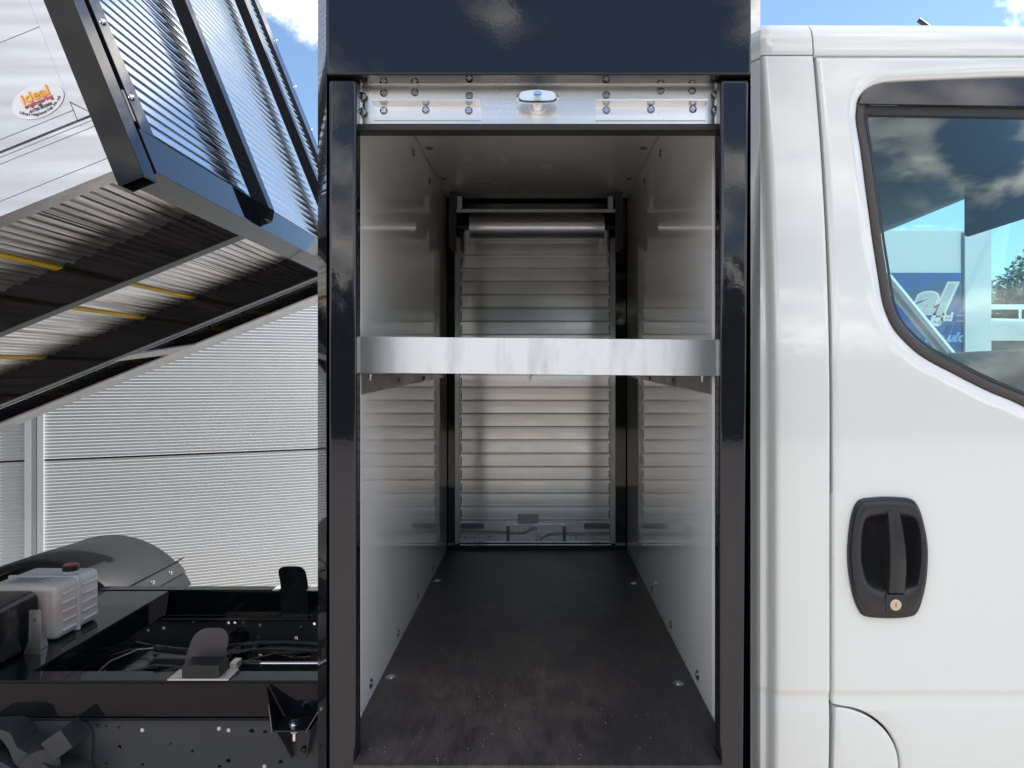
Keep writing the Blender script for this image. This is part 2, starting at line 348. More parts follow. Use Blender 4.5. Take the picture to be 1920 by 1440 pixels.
YF = 1.40                  # its front face
# body shell
s = MB(); s.box(-.418, -.394, 1.47, 3.20, FZ, BZ); s.build('locker_side', 'black_gloss', truck, bevel=.002)
s = MB(); s.box(.380, .430, 1.475, 3.20, FZ, BZ); s.build('locker_side', 'black_gloss', truck, bevel=.002)
s = MB(); s.box(-.392, .378, 1.47, 3.20, .90, .975); s.build('locker_roof', 'black_gloss', truck)
s = MB(); s.box(-.392, .378, 3.14, 3.20, FZ, .899); s.build('locker_back', 'black_gloss', truck)
# front frame
s = MB(); s.box(-.393, -.3400, YF, 1.44, FZ, .553)
post = s.build('locker_post', 'black_gloss', truck, bevel=.007, seg=3)
s = MB(); s.prism([(.3430, .553), (.3975, .553), (.3860, FZ), (.3400, FZ)], 'y', YF, 1.44); s.build('locker_post', 'black_gloss', truck, bevel=.007, seg=3)
s = MB(); s.box(-.3935, .398, 1.393, 1.44, .5585, BZ); s.box(-.38, .385, 1.4405, 1.47, .60, BZ-.01); s.build('locker_header', 'black_gloss', truck, bevel=.004, seg=3)
s = MB(); s.prism([(-.3965, 1.402), (-.4366, 1.483), (-.4366, 1.52), (-.4190, 1.52), (-.4190, 1.4685), (-.3965, 1.4685)], 'z', FZ, BZ); s.build('corner_trim', 'black_gloss', truck, bevel=.002)
s = MB(); s.prism([(.4000, 1.402), (.4475, 1.500), (.4475, 1.52), (.4315, 1.52), (.4315, 1.473), (.4000, 1.473)], 'z', FZ, BZ)
s.build('corner_trim', 'black_gloss', truck, bevel=.002)
s = MB(); s.box(-.392, -.3765, 1.441, 1.570, FZ, .72); s.build('shutter_guide', 'black_matt', truck, bevel=.001)
s = MB(); s.box(.3725, .3795, 1.441, 1.570, FZ, .72); s.build('shutter_guide', 'black_matt', truck, bevel=.001)
# white lining
s = MB(); s.box(-.392, -.372, 1.573, 3.06, -.745, .745); s.build('locker_wall', 'liner', truck, bevel=.001)
s = MB(); s.box(.3675, .3795, 1.573, 3.06, -.745, .745); s.build('locker_wall', 'liner', truck, bevel=.001)
s = MB(); s.box(-.370, .366, 1.50, 3.06, .72, .735); ceil = s.build('locker_ceiling', 'liner_ceiling', truck)
s = MB(); s.prism([(-.371, 1.441), (-.3399, 1.441), (-.3399, 1.373), (.3399, 1.373), (.3399, 1.441), (.3665, 1.441), (.3665, 3.13), (-.371, 3.13)], 'z', -.738, -.720); flo = s.build('locker_floor', 'floor', truck, bevel=.001)
s = MB(); s.box(-.3385, .3395, 1.377, 1.44, -.95, -.739); s.build('locker_sill', 'black_satin', truck, bevel=.002)
rnd2 = random.Random(5); s = MB()
for k in range(110):
    x = rnd2.uniform(-.33, .33); y = 1.385+abs(rnd2.gauss(0, .28)); 
    if y > 2.9: continue
    r_ = rnd2.uniform(.0004, .0013); a = rnd2.uniform(0, 6)
    s.add([(x+r_*math.cos(a+t), y+r_*math.sin(a+t), -.7199) for t in (0, 2.1, 4.2)]+[(x, y, -.7199+r_)], [(0, 1, 3), (1, 2, 3), (2, 0, 3)])
gr = s.build('grit', 'plate_white', flo, smooth=10); gr['kind'] = 'stuff'
# fixings on floor, walls and ceiling
def bolt_master(name, parent, org, d, r=.010, m='zinc'):
    s = MB(); s.lathe((0, 0, 0), d, [(r, 0), (r, .0012), (r*.7, .002), (r*.66, .004), (r*.3, .0045)], 18)
    o = s.build(name, m, None); place(o, Vector(org), parent); return o
b0 = bolt_master('floor_bolt', flo, PX(733, 1270, 1.772)[:2]+(-.7205,), (0, 0, 1), .0125)
for (px, py) in ((1272, 1282), (820, 1089), (1188, 1094)):
    Y = .72*FPX/(py-CY); copy_at(b0, ((px-CX)/FPX*Y, Y, -.7205), flo)
walls = [c for c in truck.children if c.name.startswith('locker_wall')]
b1 = bolt_master('wall_screw', walls[0], (-.3722, 1.664, -.690), (1, 0, 0), .012, 'zinc_dark')
for px in (746, 783, 811): Y = .372*FPX/(CX-px); copy_at(b1, (-.3722, Y, -.690), walls[0])
b2 = bolt_master('wall_screw', walls[1], (.3672, 1.711, -.690), (-1, 0, 0), .012, 'zinc_dark')
for px in (1256, 1221, 1193): Y = .364*FPX/(px-CX); copy_at(b2, (.3672, Y, -.690), walls[1])
for wl, xx, b in ((walls[0], -.3722, b1), (walls[1], .3672, b2)):
    for k in range(3): copy_at(b, (xx, 1.9+.33*k, .66), wl)
b3 = bolt_master('ceiling_screw', ceil, (-.345, 2.38, .7198), (0, 0, -1), .012, 'zinc_dark')
for x in (-.345, .337):
    for Y in (2.38, 2.75): 
        if (x, Y) != (-.345, 2.38): copy_at(b3, (x, Y, .7198), ceil)

# ---- front shutter, rolled up
s = MB(); s.box(-.353, .357, 1.455, 1.468, .4835, .600); s.box(-.353, .357, 1.446, 1.4545, .566, .570); s.box(-.353, -.343, 1.447, 1.4545, .4835, .600); s.box(.347, .357, 1.447, 1.4545, .4835, .600)
fs = s.build('roller_shutter', 'alu_x', truck, bevel=.0006); fs['label'] = 'aluminium bottom rail of the rolled-up shutter with chrome handle'
s = MB(); s.cyl((-.33, 1.60, .645), (.33, 1.60, .645), .062, 32); s.build('shutter_roll', 'alu_grey', fs)
s = MB(); s.box(-.354, .3535, 1.436, 1.474, .4685, .4825); s.build('rubber_seal', 'rubber', fs, bevel=.004)
for (xa, xb) in ((-.3185, -.1105), (.1125, .3270)):
    s = MB(); s.prism([(1.4548, .493), (1.4520, .493), (1.4520, .5215), (1.430, .5235), (1.430, .5265), (1.4548, .5265)], 'x', xa, xb)
    s.build('grip_strip', 'alu_x', fs, bevel=.0004)
sc0 = None
for (zx, zy, Y) in ((298,372,1.4548),(422,370,1.4548),(640,383,1.4548),(298,443,1.4518),(466,440,1.4518),(638,443,1.4518),(1187,380,1.4548),(1405,363,1.4548),(1531,363,1.4548),(1188,441,1.4518),(1366,438,1.4518),(1534,437,1.4518),(212,383,1.4468),(212,446,1.4468),(1627,373,1.4468),(1627,437,1.4468)):
    p = PX(580+zx/2.1333, zy/2.1333, Y)
    if sc0 is None: sc0 = screw_master(fs, p, .0076)
    else: copy_at(sc0, p, fs, (0, random.uniform(0, 1.5), 0))
# T handle
hz = .524
s = MB(); n = 28; rings = []
for (sc_, y) in ((.93, 1.420), (1.0, 1.416), (1.0, 1.409), (.86, 1.4035)):
    ring = []
    for i in range(n):
        t = 2*math.pi*i/n; c_, s_ = math.cos(t), math.sin(t)
        x = .0405*math.copysign(abs(c_)**.55, c_)*sc_; hh = .0118*(1-.38*(abs(x)/.0405)**2)
        ring.append((x, y+abs(x)*.12, hz+hh*math.copysign(min(1, abs(s_)*1.4), s_)*sc_))
    rings.append(ring+[ring[0]])
s.grid(rings); s.add([r for r in rings[-1][:-1]], [tuple(range(n))]); s.add([r for r in rings[0][:-1]], [tuple(range(n))])
s.cyl((0, 1.418, hz-.002), (0, 1.448, hz-.004), .0095, 20)
s.cyl((0, 1.446, hz-.005), (0, 1.4549, hz-.005), .017, 6)
s.build('handle', 'cast_chrome', fs, smooth=50)
s = MB(); s.mi = 0; s.lathe((0, 1.4045, hz), (0, -1, 0), [(.0085, 0), (.0085, .0018), (.0078, .0024)], 24); s.mi = 1; s.box(-.006, .005, 1.4018, 1.4021, hz-.0009, hz+.0009)
s.build('lock', ['chrome', 'ink'], fs)

# ---- shelf
def tilt(p): x, y, z = p; return (x, y, z-.0035*(x/.37))
s = MB(tilt); s.box(-.382, .376, 1.5620, 1.5650, -.001, .0745); shelf = s.build('shelf', 'alu_lip', truck, bevel=.0005); shelf['label'] = 'aluminium shelf with smeared upright front lip'
s = MB(tilt); s.box(-.369, .361, 1.5655, 2.90, 0, .003); s.build('deck', 'alu_grey', shelf)
for x in (-.3715, .365):
    s = MB(); s.prism([(1.575, -.001), (1.575, -.043), (2.93, -.014), (2.93, -.001)], 'x', x, x+.002); s.build('side_bracket', 'alu_grey', shelf)
s = MB(); s.lathe((0, 0, 0), (0, 0, -1), [(.0045, 0), (.0045, .004), (.0025, .0045), (.0025, .012)], 6); nut = s.build('nut', 'zinc', None); nut_p = (-.353, 1.570, -.0015); place(nut, Vector(nut_p), shelf)
for p in ((-.0165, 1.570, -.0015), (.346, 1.570, -.005)): copy_at(nut, p, shelf)
s = MB(); s.lathe((0, 0, 0), (1, 0, 0), [(.007, 0), (.007, .003), (.004, .0045)], 8); bb = s.build('bracket_bolt', 'zinc_dark', None); place(bb, Vector((-.3690, 1.98, -.018)), shelf)
copy_at(bb, (-.3690, 2.42, -.014), shelf); c_ = copy_at(bb, (.3645, 2.00, -.018), shelf, (0, 0, math.pi)); copy_at(bb, (.3645, 2.42, -.014), shelf, (0, 0, math.pi))

# ---- rear shutter, closed, at the far side of the locker
SX0, SX1, SY = -.323, .303, 3.10
pr = []; z = .597; zb = -.583
pitch = .0548
while z > zb:
    pr += [(SY, z-.0005), (SY-.0006, z-.022), (SY, z-.0440), (SY+.007, z-.0448), (SY+.007, z-.0476), (SY-.001, z-.0482), (SY-.003, z-.0495), (SY-.001, z-.0508), (SY+.007, z-.0514), (SY+.007, z-.0540)]
    z -= pitch
s = MB(); s.strip(pr, 'x', SX0, SX1); rs = s.build('rear_roller_shutter', 'alu_slat', truck, smooth=20, recalc=False); rs['label'] = 'closed roller shutter of aluminium slats at the back of the locker'
zend = z
s = MB(); s.box(SX0, SX1, SY+.009, SY+.02, -.72, .60); s.build('backing', 'black_matt', rs)
s = MB(); s.box(SX0, SX1, SY-.003, SY+.004, -.700, zend-.0005); bar = s.build('bottom_rail', 'alu_slat', rs, bevel=.0008)
s = MB()
for xx in (SX0-.018, SX1): s.box(xx, xx+.018, SY-.022, SY-.002, -.700, .562)
s.build('guide_rail', 'alu_grey', rs, bevel=.001)
s = MB(); z = .597; s.box(-.002, .002, -.002, .002, -.0165, .0165); clip = s.build('end_clip', 'black_satin', None); place(clip, Vector((SX0+.006, SY-.001, z-.0265)), rs); first = True
while z > zb+.02:
    for xx in (SX0+.006, SX1-.006):
        if not first: copy_at(clip, (xx, SY-.001, z-.0265), rs)
        first = False
    z -= pitch
s = MB(); s.box(SX0-.012, SX1+.012, SY-.165, SY-.150, .636, .648); s.box(SX0+.005, SX0+.025, SY-.16, SY-.12, .649, .700); s.box(SX1-.025, SX1-.005, SY-.16, SY-.12, .649, .700); s.build('roll_bracket_bar', 'alu_grey', rs, bevel=.001)
s = MB(); s.cyl((-.268, 2.965, .582), (.262, 2.965, .582), .047, 40); s.build('shutter_roll', 'alu_slat', rs)
s = MB(); s.cyl((-.325, 2.965, .582), (-.2685, 2.965, .582), .009, 12); s.cyl((-.300, 2.965, .582), (-.290, 2.965, .582), .018, 12); s.build('axle', 'black_satin', rs); s = MB(); s.cyl((.2625, 2.965, .582), (.305, 2.965, .582), .009, 12); s.cyl((.28, 2.965, .582), (.29, 2.965, .582), .018, 12); s.build('axle', 'black_satin', rs)
for (xa, xb, sg) in ((-.346, -.319, 1), (.305, .334, -1)):
    xo, xi = (xa, xb) if sg == 1 else (xb, xa)
    s = MB(); s.prism([(xo, .715), (xo, .52), (xo+sg*.014, .478), (xi, .478), (xi, .715)], 'y', 2.93, 2.933)
    s.box(min(xo, xo+sg*.003), max(xo, xo+sg*.003), 2.934, 3.09, .50, .715); s.build('end_bracket', 'chassis', rs, bevel=.0006)
# lock mechanism on the bottom rail
s = MB()
s.box(-.125, .108, SY-.0085, SY-.0035, -.693, -.622); s.build('lock_plate', 'alu_slat', rs, bevel=.001)
s = MB()
for xx in (-.128, .104): s.box(xx, xx+.012, SY-.030, SY-.009, -.690, -.625)
s.box(SX0+.005, SX0+.10, SY-.008, SY-.004, -.642, -.618); s.box(SX1-.11, SX1-.005, SY-.008, SY-.004, -.642, -.618); s.build('rod_bracket', 'zinc_dark', rs, bevel=.001)
s = MB(); s.tube([(SX0, SY-.02, -.652), (-.06, SY-.02, -.660), (-.045, SY-.02, -.655), (-.02, SY-.02, -.640), (-.005, SY-.02, -.640)], .0042, 10); s.build('lock_rod', 'plate_white', rs)
s = MB(); s.tube([(SX1, SY-.02, -.664), (.05, SY-.02, -.662), (.038, SY-.02, -.668), (.015, SY-.02, -.682), (-.002, SY-.02, -.682)], .0042, 10); s.build('lock_rod', 'plate_white', rs)
s = MB(); s.cyl((-.002, SY-.026, -.661), (-.002, SY-.008, -.661), .012, 16); s.cyl((-.004, SY-.028, -.641), (-.004, SY-.02, -.641), .007, 12); s.cyl((.0, SY-.028, -.683), (.0, SY-.02, -.683), .008, 12); s.build('lock_cam', 'zinc', rs)
s = MB(); s.box(-.083, .0045, SY-.0035, SY-.0015, -.628, -.580); s.build('maker_label', 'label_grey', rs)
scr = screw_master(rs, (-.26, SY-.004, -.675), .005)
for p in ((-.20, -.675), (.16, -.680), (.24, -.680), (-.30, -.675), (.28, -.685)): copy_at(scr, (p[0], SY-.004, p[1]), rs)
# black surround
s = MB(); s.box(-.371, SX0-.019, 3.085, 3.135, -.715, .715); s.box(SX1+.019, .3665, 3.085, 3.135, -.715, .715); s.box(SX0-.018, SX1+.018, 3.11, 3.135, .625, .715); s.box(-.371, .3665, 3.062, 3.084, -.7195, -.703)
s.build('rear_frame', 'black_gloss', truck, bevel=.001)

# ---- cab ------------------------------------------------------------------
def base(Z):
    Z = np.asarray(Z, float); y = 1.50+.11*np.clip((Z+.10)/.85, 0, 2)**2
    y = y+.03*np.clip((-.70-Z)/.3, 0, 1)**2
    t = np.clip((-.634-Z)/.016, 0, 1); y = y+.0042*(t*t*(3-2*t))      # pressed crease low on door and pillar
    t = np.clip((-.654-Z)/.022, 0, 1); y = y-.0024*(t*t*(3-2*t))
    return y
def P2(px, py):
    """point of the cab's side that lies on this line of sight"""
    Y = 1.5
    for _ in range(6): Y = float(base((CY-py)/FPX*Y))
    return ((px-CX)/FPX*Y, (CY-py)/FPX*Y)
WIN = [P2(*p) for p in ((1611,200),(1610,225),(1619,281),(1628,350),(1634,394),(1642,453),(1652,516),(1661,569),(1677,609),(1699,637),(1736,669),(1799,703),(1861,734),(1920,759))]
WIN += [(1.10, -.125), (1.30, -.165), (1.60, -.18), (1.83, -.175), (1.87, -.14), (1.83, -.05), (1.70, .20), (1.56, .45), (1.47, .585), (1.42, .618), (1.30, .628)]
WIN += [P2(*p) for p in ((1920,142),(1800,146),(1690,151),(1650,156),(1625,170),(1613,186))]
NW = 320
WR = rounded(WIN, NW)
DX0, DX1, DZ1, DZM = .5945, 1.95, .676, -.24
c0 = (1.15, .22)
def on_rect(p):
    """where the ray from c0 through p leaves the door's upper rectangle (corners rounded slightly)"""
    dx, dz = p[0]-c0[0], p[1]-c0[1]; ts = []
    if dx > 0: ts.append((DX1-c0[0])/dx)
    if dx < 0: ts.append((DX0-c0[0])/dx)
    if dz > 0: ts.append((DZ1-c0[1])/dz)
    if dz < 0: ts.append((DZM-c0[1])/dz)
    t = min(ts); return (c0[0]+dx*t, c0[1]+dz*t)
OUT = [on_rect(p) for p in WR]
for cr_ in ((DX0, DZ1), (DX1, DZ1), (DX1, DZM), (DX0, DZM)):
    i = min(range(NW), key=lambda k: (OUT[k][0]-cr_[0])**2+(OUT[k][1]-cr_[1])**2); OUT[i] = cr_
i = min(range(NW), key=lambda k: (OUT[k][0]-DX0)**2+(OUT[k][1]-DZM)**2); extra = [(DX0+e, DZM) for e in (.0008, .0015, .003, .0045, .008)]
WRD = list(WR)
if abs(OUT[(i+1) % NW][1]-DZM) < 1e-6: OUT[i+1:i+1] = extra; WRD[i+1:i+1] = [WR[i]]*5
else: OUT[i:i] = extra[::-1]; WRD[i:i] = [WR[i]]*5
def edge_drop(X, Z, top=True):
    d = min(X-DX0, DX1-X)
    if top: d = min(d, DZ1-Z)
    return .0035*max(0, 1-d/.0045)**2
rows = []
rows.append([(p[0], float(base(p[1]))+.038, p[1]) for p in WRD+[WRD[0]]])
for k, t in enumerate((0, .004, .01, .02, .035, .055, .08, .12, .18, .26, .36, .48, .6, .72, .84, .93, .985, .993, .997, 1.0)):
    r = []
    for a, b in zip(WRD+[WRD[0]], OUT+[OUT[0]]):
        X, Z = a[0]+(b[0]-a[0])*t, a[1]+(b[1]-a[1])*t; d = math.hypot(X-a[0], Z-a[1])
        X_in = X; fl = .010*max(0, 1-d/.030)**2+.004*max(0, 1-d/.006)**2
        r.append((X, float(base(Z))+fl+edge_drop(X, Z), Z))
    rows.append(r)
s = MB(); s.grid(rows)
for a, b in zip(OUT, OUT[1:]+OUT[:1]):
    if a[1] > DZM+.001 or b[1] > DZM+.001:
        ya, yb = float(base(a[1]))+.0035, float(base(b[1]))+.0035; s.add([(a[0], ya, a[1]), (b[0], yb, b[1]), (b[0], yb+.03, b[1]), (a[0], ya+.03, a[1])], [(0, 1, 2, 3)])
def xs_list(a, b, n): return [a, a+.0015, a+.003, a+.0045]+[a+.012+(b-a-.016)*i/n for i in range(n)]+[b-.0045, b-.002, b]
zrow = [DZM+(-.62-DZM)*i/38 for i in range(39)]+[-.630-.0015*i for i in range(24)]
r2 = []
for Z in zrow: r2.append([(DX0, float(base(Z))+.03, Z)]+[(X, float(base(Z))+edge_drop(X, Z, False), Z) for X in xs_list(DX0, DX1, 120)])
HB = [P2(1560+p[0]/5.145, 900+p[1]/5.145) for p in ((330,290),(770,290),(830,480),(830,950),(770,1200),(320,1200),(220,950),(220,480))]
def in_poly(x, z, P):
    c = False
    for i in range(len(P)):
        (x1, z1), (x2, z2) = P[i-1], P[i]
        if (z1 > z) != (z2 > z) and x < (x2-x1)*(z-z1)/(z2-z1)+x1: c = not c
    return c
n0 = len(s.f); s.grid(r2)
keep = [k for k in range(len(s.f)) if k < n0 or not in_poly(sum(s.v[i][0] for i in s.f[k])/4, sum(s.v[i][2] for i in s.f[k])/4, HB)]
s.f = [s.f[k] for k in keep]; s.m = [s.m[k] for k in keep]     # opening behind the handle bowl
# below: stepping round the filler flap
FX, FZc, FA, FB = .5945, -.795, .1385, .1285
r3 = []
for i in range(40):
    Z = -.6645-.28*(i/39)**1.3; q = max(0., 1-max(0, (Z-FZc)/FB)**2) if Z > FZc else 1.
    x0 = FX+FA*math.sqrt(q)
    r3.append([(x0, float(base(Z))+.03, Z), (x0, float(base(Z))+.0035, Z), (x0+.002, float(base(Z))+.001, Z)]+[(x0+.005+(DX1-x0-.005)*j/24, float(base(Z)), Z) for j in range(25)])
s.grid(r3)
door = s.build('cab_door', 'white_paint', truck, smooth=40)
# filler flap
s = MB(); cols = []
na = 26; flap_out = [(FX+.0035, -.93)]+[(FX+.0035, FZc+(FB-.0045)*1.0*k/6) for k in range(1, 7)]
rr = []
ctr = (FX+.04, -.83)
ol = [(FX+.0045, -.93), (FX+.0045, FZc+FB-.009), (FX+.007, FZc+FB-.0055)]+[(FX+(FA-.005)*math.sin(math.pi/2*k/18), FZc+(FB-.005)*math.cos(math.pi/2*k/18)) for k in range(2, 19)]+[(FX+FA-.005, -.93)]
for (sc_, off) in ((1, .03), (1, .003), (.975, .0005), (.93, 0), (.6, 0), (.3, 0), (.02, 0)):
    rr.append([(ctr[0]+(p[0]-ctr[0])*sc_, float(base(ctr[1]+(p[1]-ctr[1])*sc_))+off, ctr[1]+(p[1]-ctr[1])*sc_) for p in ol+[ol[0]]])
s.grid(rr); s.build('filler_flap', 'white_paint', truck, smooth=40)
# rear corner panel with its recessed weld flange
s = MB(); rows = []
X0, X1 = .4640, .5880
zl = [.6775, .677, .675, .669]+[.66-(.66+.62)*i/40 for i in range(41)]+[-.630-.0015*i for i in range(24)]+[-.67-.28*i/12 for i in range(1, 13)]
for Z in zl:
    r = []; b_ = float(base(Z))
    for X in (.4370, .4400, .4600, .4635, .4660, .4690, .4725, .4770, .4830, .4900, .500, .52, .55, .575, .5835, .585, .5865, .588):
        t = min(1, max(0, (X-.4640)/.019)); d = .020*(1-(t*t*(3-2*t)))
        r.append((X, b_+d+.0035*max(0, 1-(.588-X)/.0045)**2, Z))
    r.append((.588, b_+.03, Z)); r.insert(0, (.437, b_+.06, Z)); rows.append(r)
s.grid(rows); rear = s.build('rear_corner_panel', 'white_paint', truck, smooth=50)
s = MB(); s.lathe((0, 0, 0), (0, -1, 0), [(.0022, 0), (.0018, .0004), (.0006, .0006)], 10); wd0 = s.build('spot_weld', 'white_paint', None); place(wd0, Vector((.449, float(base(.4))+.020, .4)), rear)
for k in range(1, 22):
    Z = .4-.058*k; copy_at(wd0, (.449, float(base(Z))+.0199, Z), rear)
# door jamb behind the gap, inner pillar
s = MB(); s.box(.566, .62, 1.66, 1.70, -.92, .66); s.build('door_jamb', 'headliner', truck)
s = MB()
for Z0, Z1 in ((-.92, -.1), (-.1, .25), (.25, .66)): s.prism([(float(base(Z0))+.034, Z0), (float(base(Z1))+.034, Z1), (float(base(Z1))+.05, Z1), (float(base(Z0))+.05, Z0)], 'x', .575, .605)
s.prism([(float(base(-.66))+.034, -.66), (float(base(-.66))+.05, -.66), (float(base(-.92))+.05, -.93), (float(base(-.92))+.034, -.93)], 'x', .606, .78)
s.build('door_seal', 'rubber', truck)
# roof, as a cross-section run forward
def roof_prof(dz=0):
    b_ = float(base(.68))
    return [(b_+.035, .6790), (b_+.0035, .6790), (b_+.0005, .6815), (b_+.0000, .690), (b_+.003, .715), (b_+.012, .738), (b_+.030, .757), (b_+.055, .769), (b_+.10, .777), (b_+.25, .790), (b_+.5, .80), (2.55, .803), (3.0, .795), (3.3, .777), (3.36, .75), (3.40, .70), (3.41, .67)]
def roof(x0, x1, n, name, lead=False):
    s = MB(); rows = []
    for i in range(n+1):
        X = x0+(x1-x0)*i/n; dz = -.030*max(0, (X-.85)/1.0)**1.6
        e = 0
        pr = roof_prof(); rows.append([(X, y, z+dz*min(1, max(0, (z-.68)/.05))) for (y, z) in pr])
    if lead:   # rounded rear corner
        first = [[(x0-.012*math.sin(a), y+(.030 if y < 2.5 else -.03)*(1-math.cos(a)), .679+(z-.679)*(1-.22*(1-math.cos(a)))) for (_, y, z) in rows[0]] for a in (math.pi/2, math.pi/3, math.pi/6)]
        rows = first+rows
    s.grid(rows); s.add([p for p in rows[0]], [tuple(range(len(rows[0])))]); s.add([p for p in rows[-1]], [tuple(range(len(rows[-1])))])
    return s.build(name, 'white_paint', truck, smooth=40)
roof(.476, .5865, 4, 'roof_rear_section', True); rf = roof(.5895, 1.62, 24, 'cab_roof')
s = MB(); s.box(.58, .60, 1.66, 3.3, .60, .735); s.build('roof_seal', 'rubber', truck)
s = MB(); s.tube([(1.117, 1.90, .785), (1.05, 1.90, .840), (.969, 1.90, .901)], .0062, 12); s.build('antenna', 'rubber', rf)
# cab back, far side, floor, bonnet
s = MB(); s.box(.480, .50, 1.67, 3.36, -.9, .66); s.build('cab_back', 'white_paint', truck)
s = MB(); s.box(.50, 1.95, 3.34, 3.38, -.9, -.12); s.box(.50, .66, 3.34, 3.38, -.12, .66); s.box(.66, 1.40, 3.34, 3.38, .60, .66); s.build('far_door', 'white_paint', truck)
s = MB(); s.box(.50, 2.1, 1.56, 3.33, -.92, -.88); s.build('cab_floor', 'dash', truck)
s = MB(); s.prism([(1.95, -.9), (2.75, -.9), (2.80, -.35), (2.60, -.18), (2.10, -.10), (1.95, -.12)], 'y', 1.55, 3.36); s.build('bonnet', 'white_paint', truck, bevel=.03, seg=3)
# window: frame band, seal, glass
def inset(poly, d):
    n = len(poly); o = []
    for i in range(n):
        a, b, c = Vector(poly[i-1]), Vector(poly[i]), Vector(poly[(i+1) % n]); t = (c-a).normalized(); nn = Vector((t.y, -t.x))
        o.append(tuple(b+nn*d))
    return o
area = sum(WR[i-1][0]*WR[i][1]-WR[i][0]*WR[i-1][1] for i in range(NW)); sgn = -1 if area > 0 else 1
ins = lambda d: inset(WR, d*sgn)
s = MB(); rows = []
for (d, off) in ((-.001, .030), (.0005, .014), (.004, .010), (.011, .0095), (.018, .013), (.0215, .019), (.0225, .030)):
    pts = ins(d); rows.append([(p[0], float(base(p[1]))+off, p[1]) for p in pts+[pts[0]]])
s.grid(rows); s.build('window_seal', 'seal', door, smooth=60)
s = MB(); rows = []
for (d, off) in ((.0225, .018), (.029, .020), (.030, .034)):
    pts = ins(d); rows.append([(p[0], float(base(p[1]))+off, p[1]) for p in pts+[pts[0]]])
s.grid(rows); s.build('inner_seal', 'rubber', door, smooth=60)
gl = [p for p in ins(.0235)]
s = MB(); yg = lambda Z, o_: 1.532+o_+.094*(Z+.05)
fr_ = [(p[0], yg(p[1], 0), p[1]) for p in gl]; bk = [(p[0], yg(p[1], .004), p[1]) for p in gl]
s.add(fr_+bk, [tuple(range(NW)), tuple(range(2*NW-1, NW-1, -1))]+[(i, i+NW, (i+1) % NW+NW, (i+1) % NW) for i in range(NW)])
s.build('window_glass', 'glass', door, smooth=20)
# dark glossy band along the top of the window
def bandrow(off, inner):
    r = []
    for i in range(41):
        px = 1617+(2060-1617)*i/40; py = 193+4*(px-1617)/300; X, Z = P2(px, py); r.append((X, Z))
    return r
top = [P2(p[0], p[1]) for p in ((1614,191),(1617,178),(1627,165),(1642,158),(1660,155),(1690,153),(1750,150),(1830,147),(1920,144),(2020,141),(2075,140))]
bot = [P2(1614+(2075-1614)*i/10, 192+5*i/7) for i in range(11)]
zb_ = bot[-1][1]; top += [(1.30, .6215), (1.38, .6160), (1.435, .600), (1.462, .575), (1.480, .545)]; bot += [(1.30, zb_), (1.38, zb_), (1.435, zb_), (1.462, zb_), (1.484, zb_)]
s = MB(); rows = []
for j, (a, b) in enumerate(zip(top, bot)): rows.append([(a[0]+(b[0]-a[0])*t, float(base(a[1]+(b[1]-a[1])*t))+.006, a[1]+(b[1]-a[1])*t) for t in (0, .25, .5, .75, 1)]+[(b[0], float(base(b[1]))+.022, b[1])])
s.grid(rows); s.build('window_band', 'band', door, smooth=60)
top2 = [(b[0], b[1]-.0005) for b in bot]; bot2 = [(b[0], b[1]-.0200) for b in bot]
s = MB(); s.grid([[(a[0], float(base(a[1]))+.015, a[1]), (b[0], float(base(b[1]))+.018, b[1]), (b[0], float(base(b[1]))+.03, b[1])] for a, b in zip(top2, bot2)]); s.build('channel_rubber', 'rubber', door)
# door handle
S7 = 5.145
def H7(p): return P2(1560+p[0]/S7, 900+p[1]/S7)
OB = rounded([H7(p) for p in ((270,185),(400,165),(540,160),(740,175),(810,235),(860,380),(905,620),(900,900),(860,1130),(810,1270),(740,1315),(540,1330),(310,1310),(245,1240),(190,1090),(150,850),(145,640),(170,400),(210,255))], 96)
RC = rounded([H7(p) for p in ((305,430),(345,370),(450,350),(560,345),(680,350),(760,370),(805,450),(825,700),(800,950),(755,1020),(650,1045),(520,1045),(400,1010),(330,940),(290,780),(285,600))], 96)
def align(A, B, c):   # re-index B so that angles match A
    ang = lambda p: math.atan2(p[1]-c[1], p[0]-c[0]); o = []
    for a in A:
        t = ang(a); o.append(min(B, key=lambda q: abs(math.remainder(ang(q)-t, 2*math.pi))))
    return o
hc = H7((555, 720)); OBx = rounded([tuple(p) for p in OB], 96); RCf = rounded(RC, 960); RA = align(OBx, RCf, hc)
s = MB(); rows = []
def mixr(A, B, t, off): return [(a[0]+(b[0]-a[0])*t, 1.5-off, a[1]+(b[1]-a[1])*t) for a, b in zip(A+[A[0]], B+[B[0]])]
for t, off in ((0, -.006), (0, .003), (.03, .0075), (.10, .0105), (.14, .0100), (.17, .0118), (.45, .0145), (.75, .0125), (.9, .0085), (1.0, .001)): rows.append(mixr(OBx, RA, t, off))
CC = [hc]*96
for t, off in ((.05, -.008), (.14, -.019), (.30, -.027), (.6, -.031), (.99, -.032)): rows.append(mixr(RA, CC, t, off))
s.grid(rows); dh = s.build('door_handle', 'plastic', truck, smooth=70)
s = MB(); rows = []
for k in range(17):
    t = k/16; xa, xb = 505+10*t, 618+(62*math.sin(min(1, t*1.15)*math.pi/2)); zy = 255+(1072-255)*t
    off = .012+.010*math.sin(math.pi*min(1, t*1.0))+.002
    A, B = H7((xa, zy)), H7((xb, zy)); w_ = B[0]-A[0]
    rows.append([(A[0], 1.5+.004, A[1]), (A[0], 1.5-off+.003, A[1]), (A[0]+.1*w_, 1.5-off, A[1]), (A[0]+.9*w_, 1.5-off, A[1]), (B[0], 1.5-off+.004, B[1]), (B[0], 1.5+.004, B[1])])
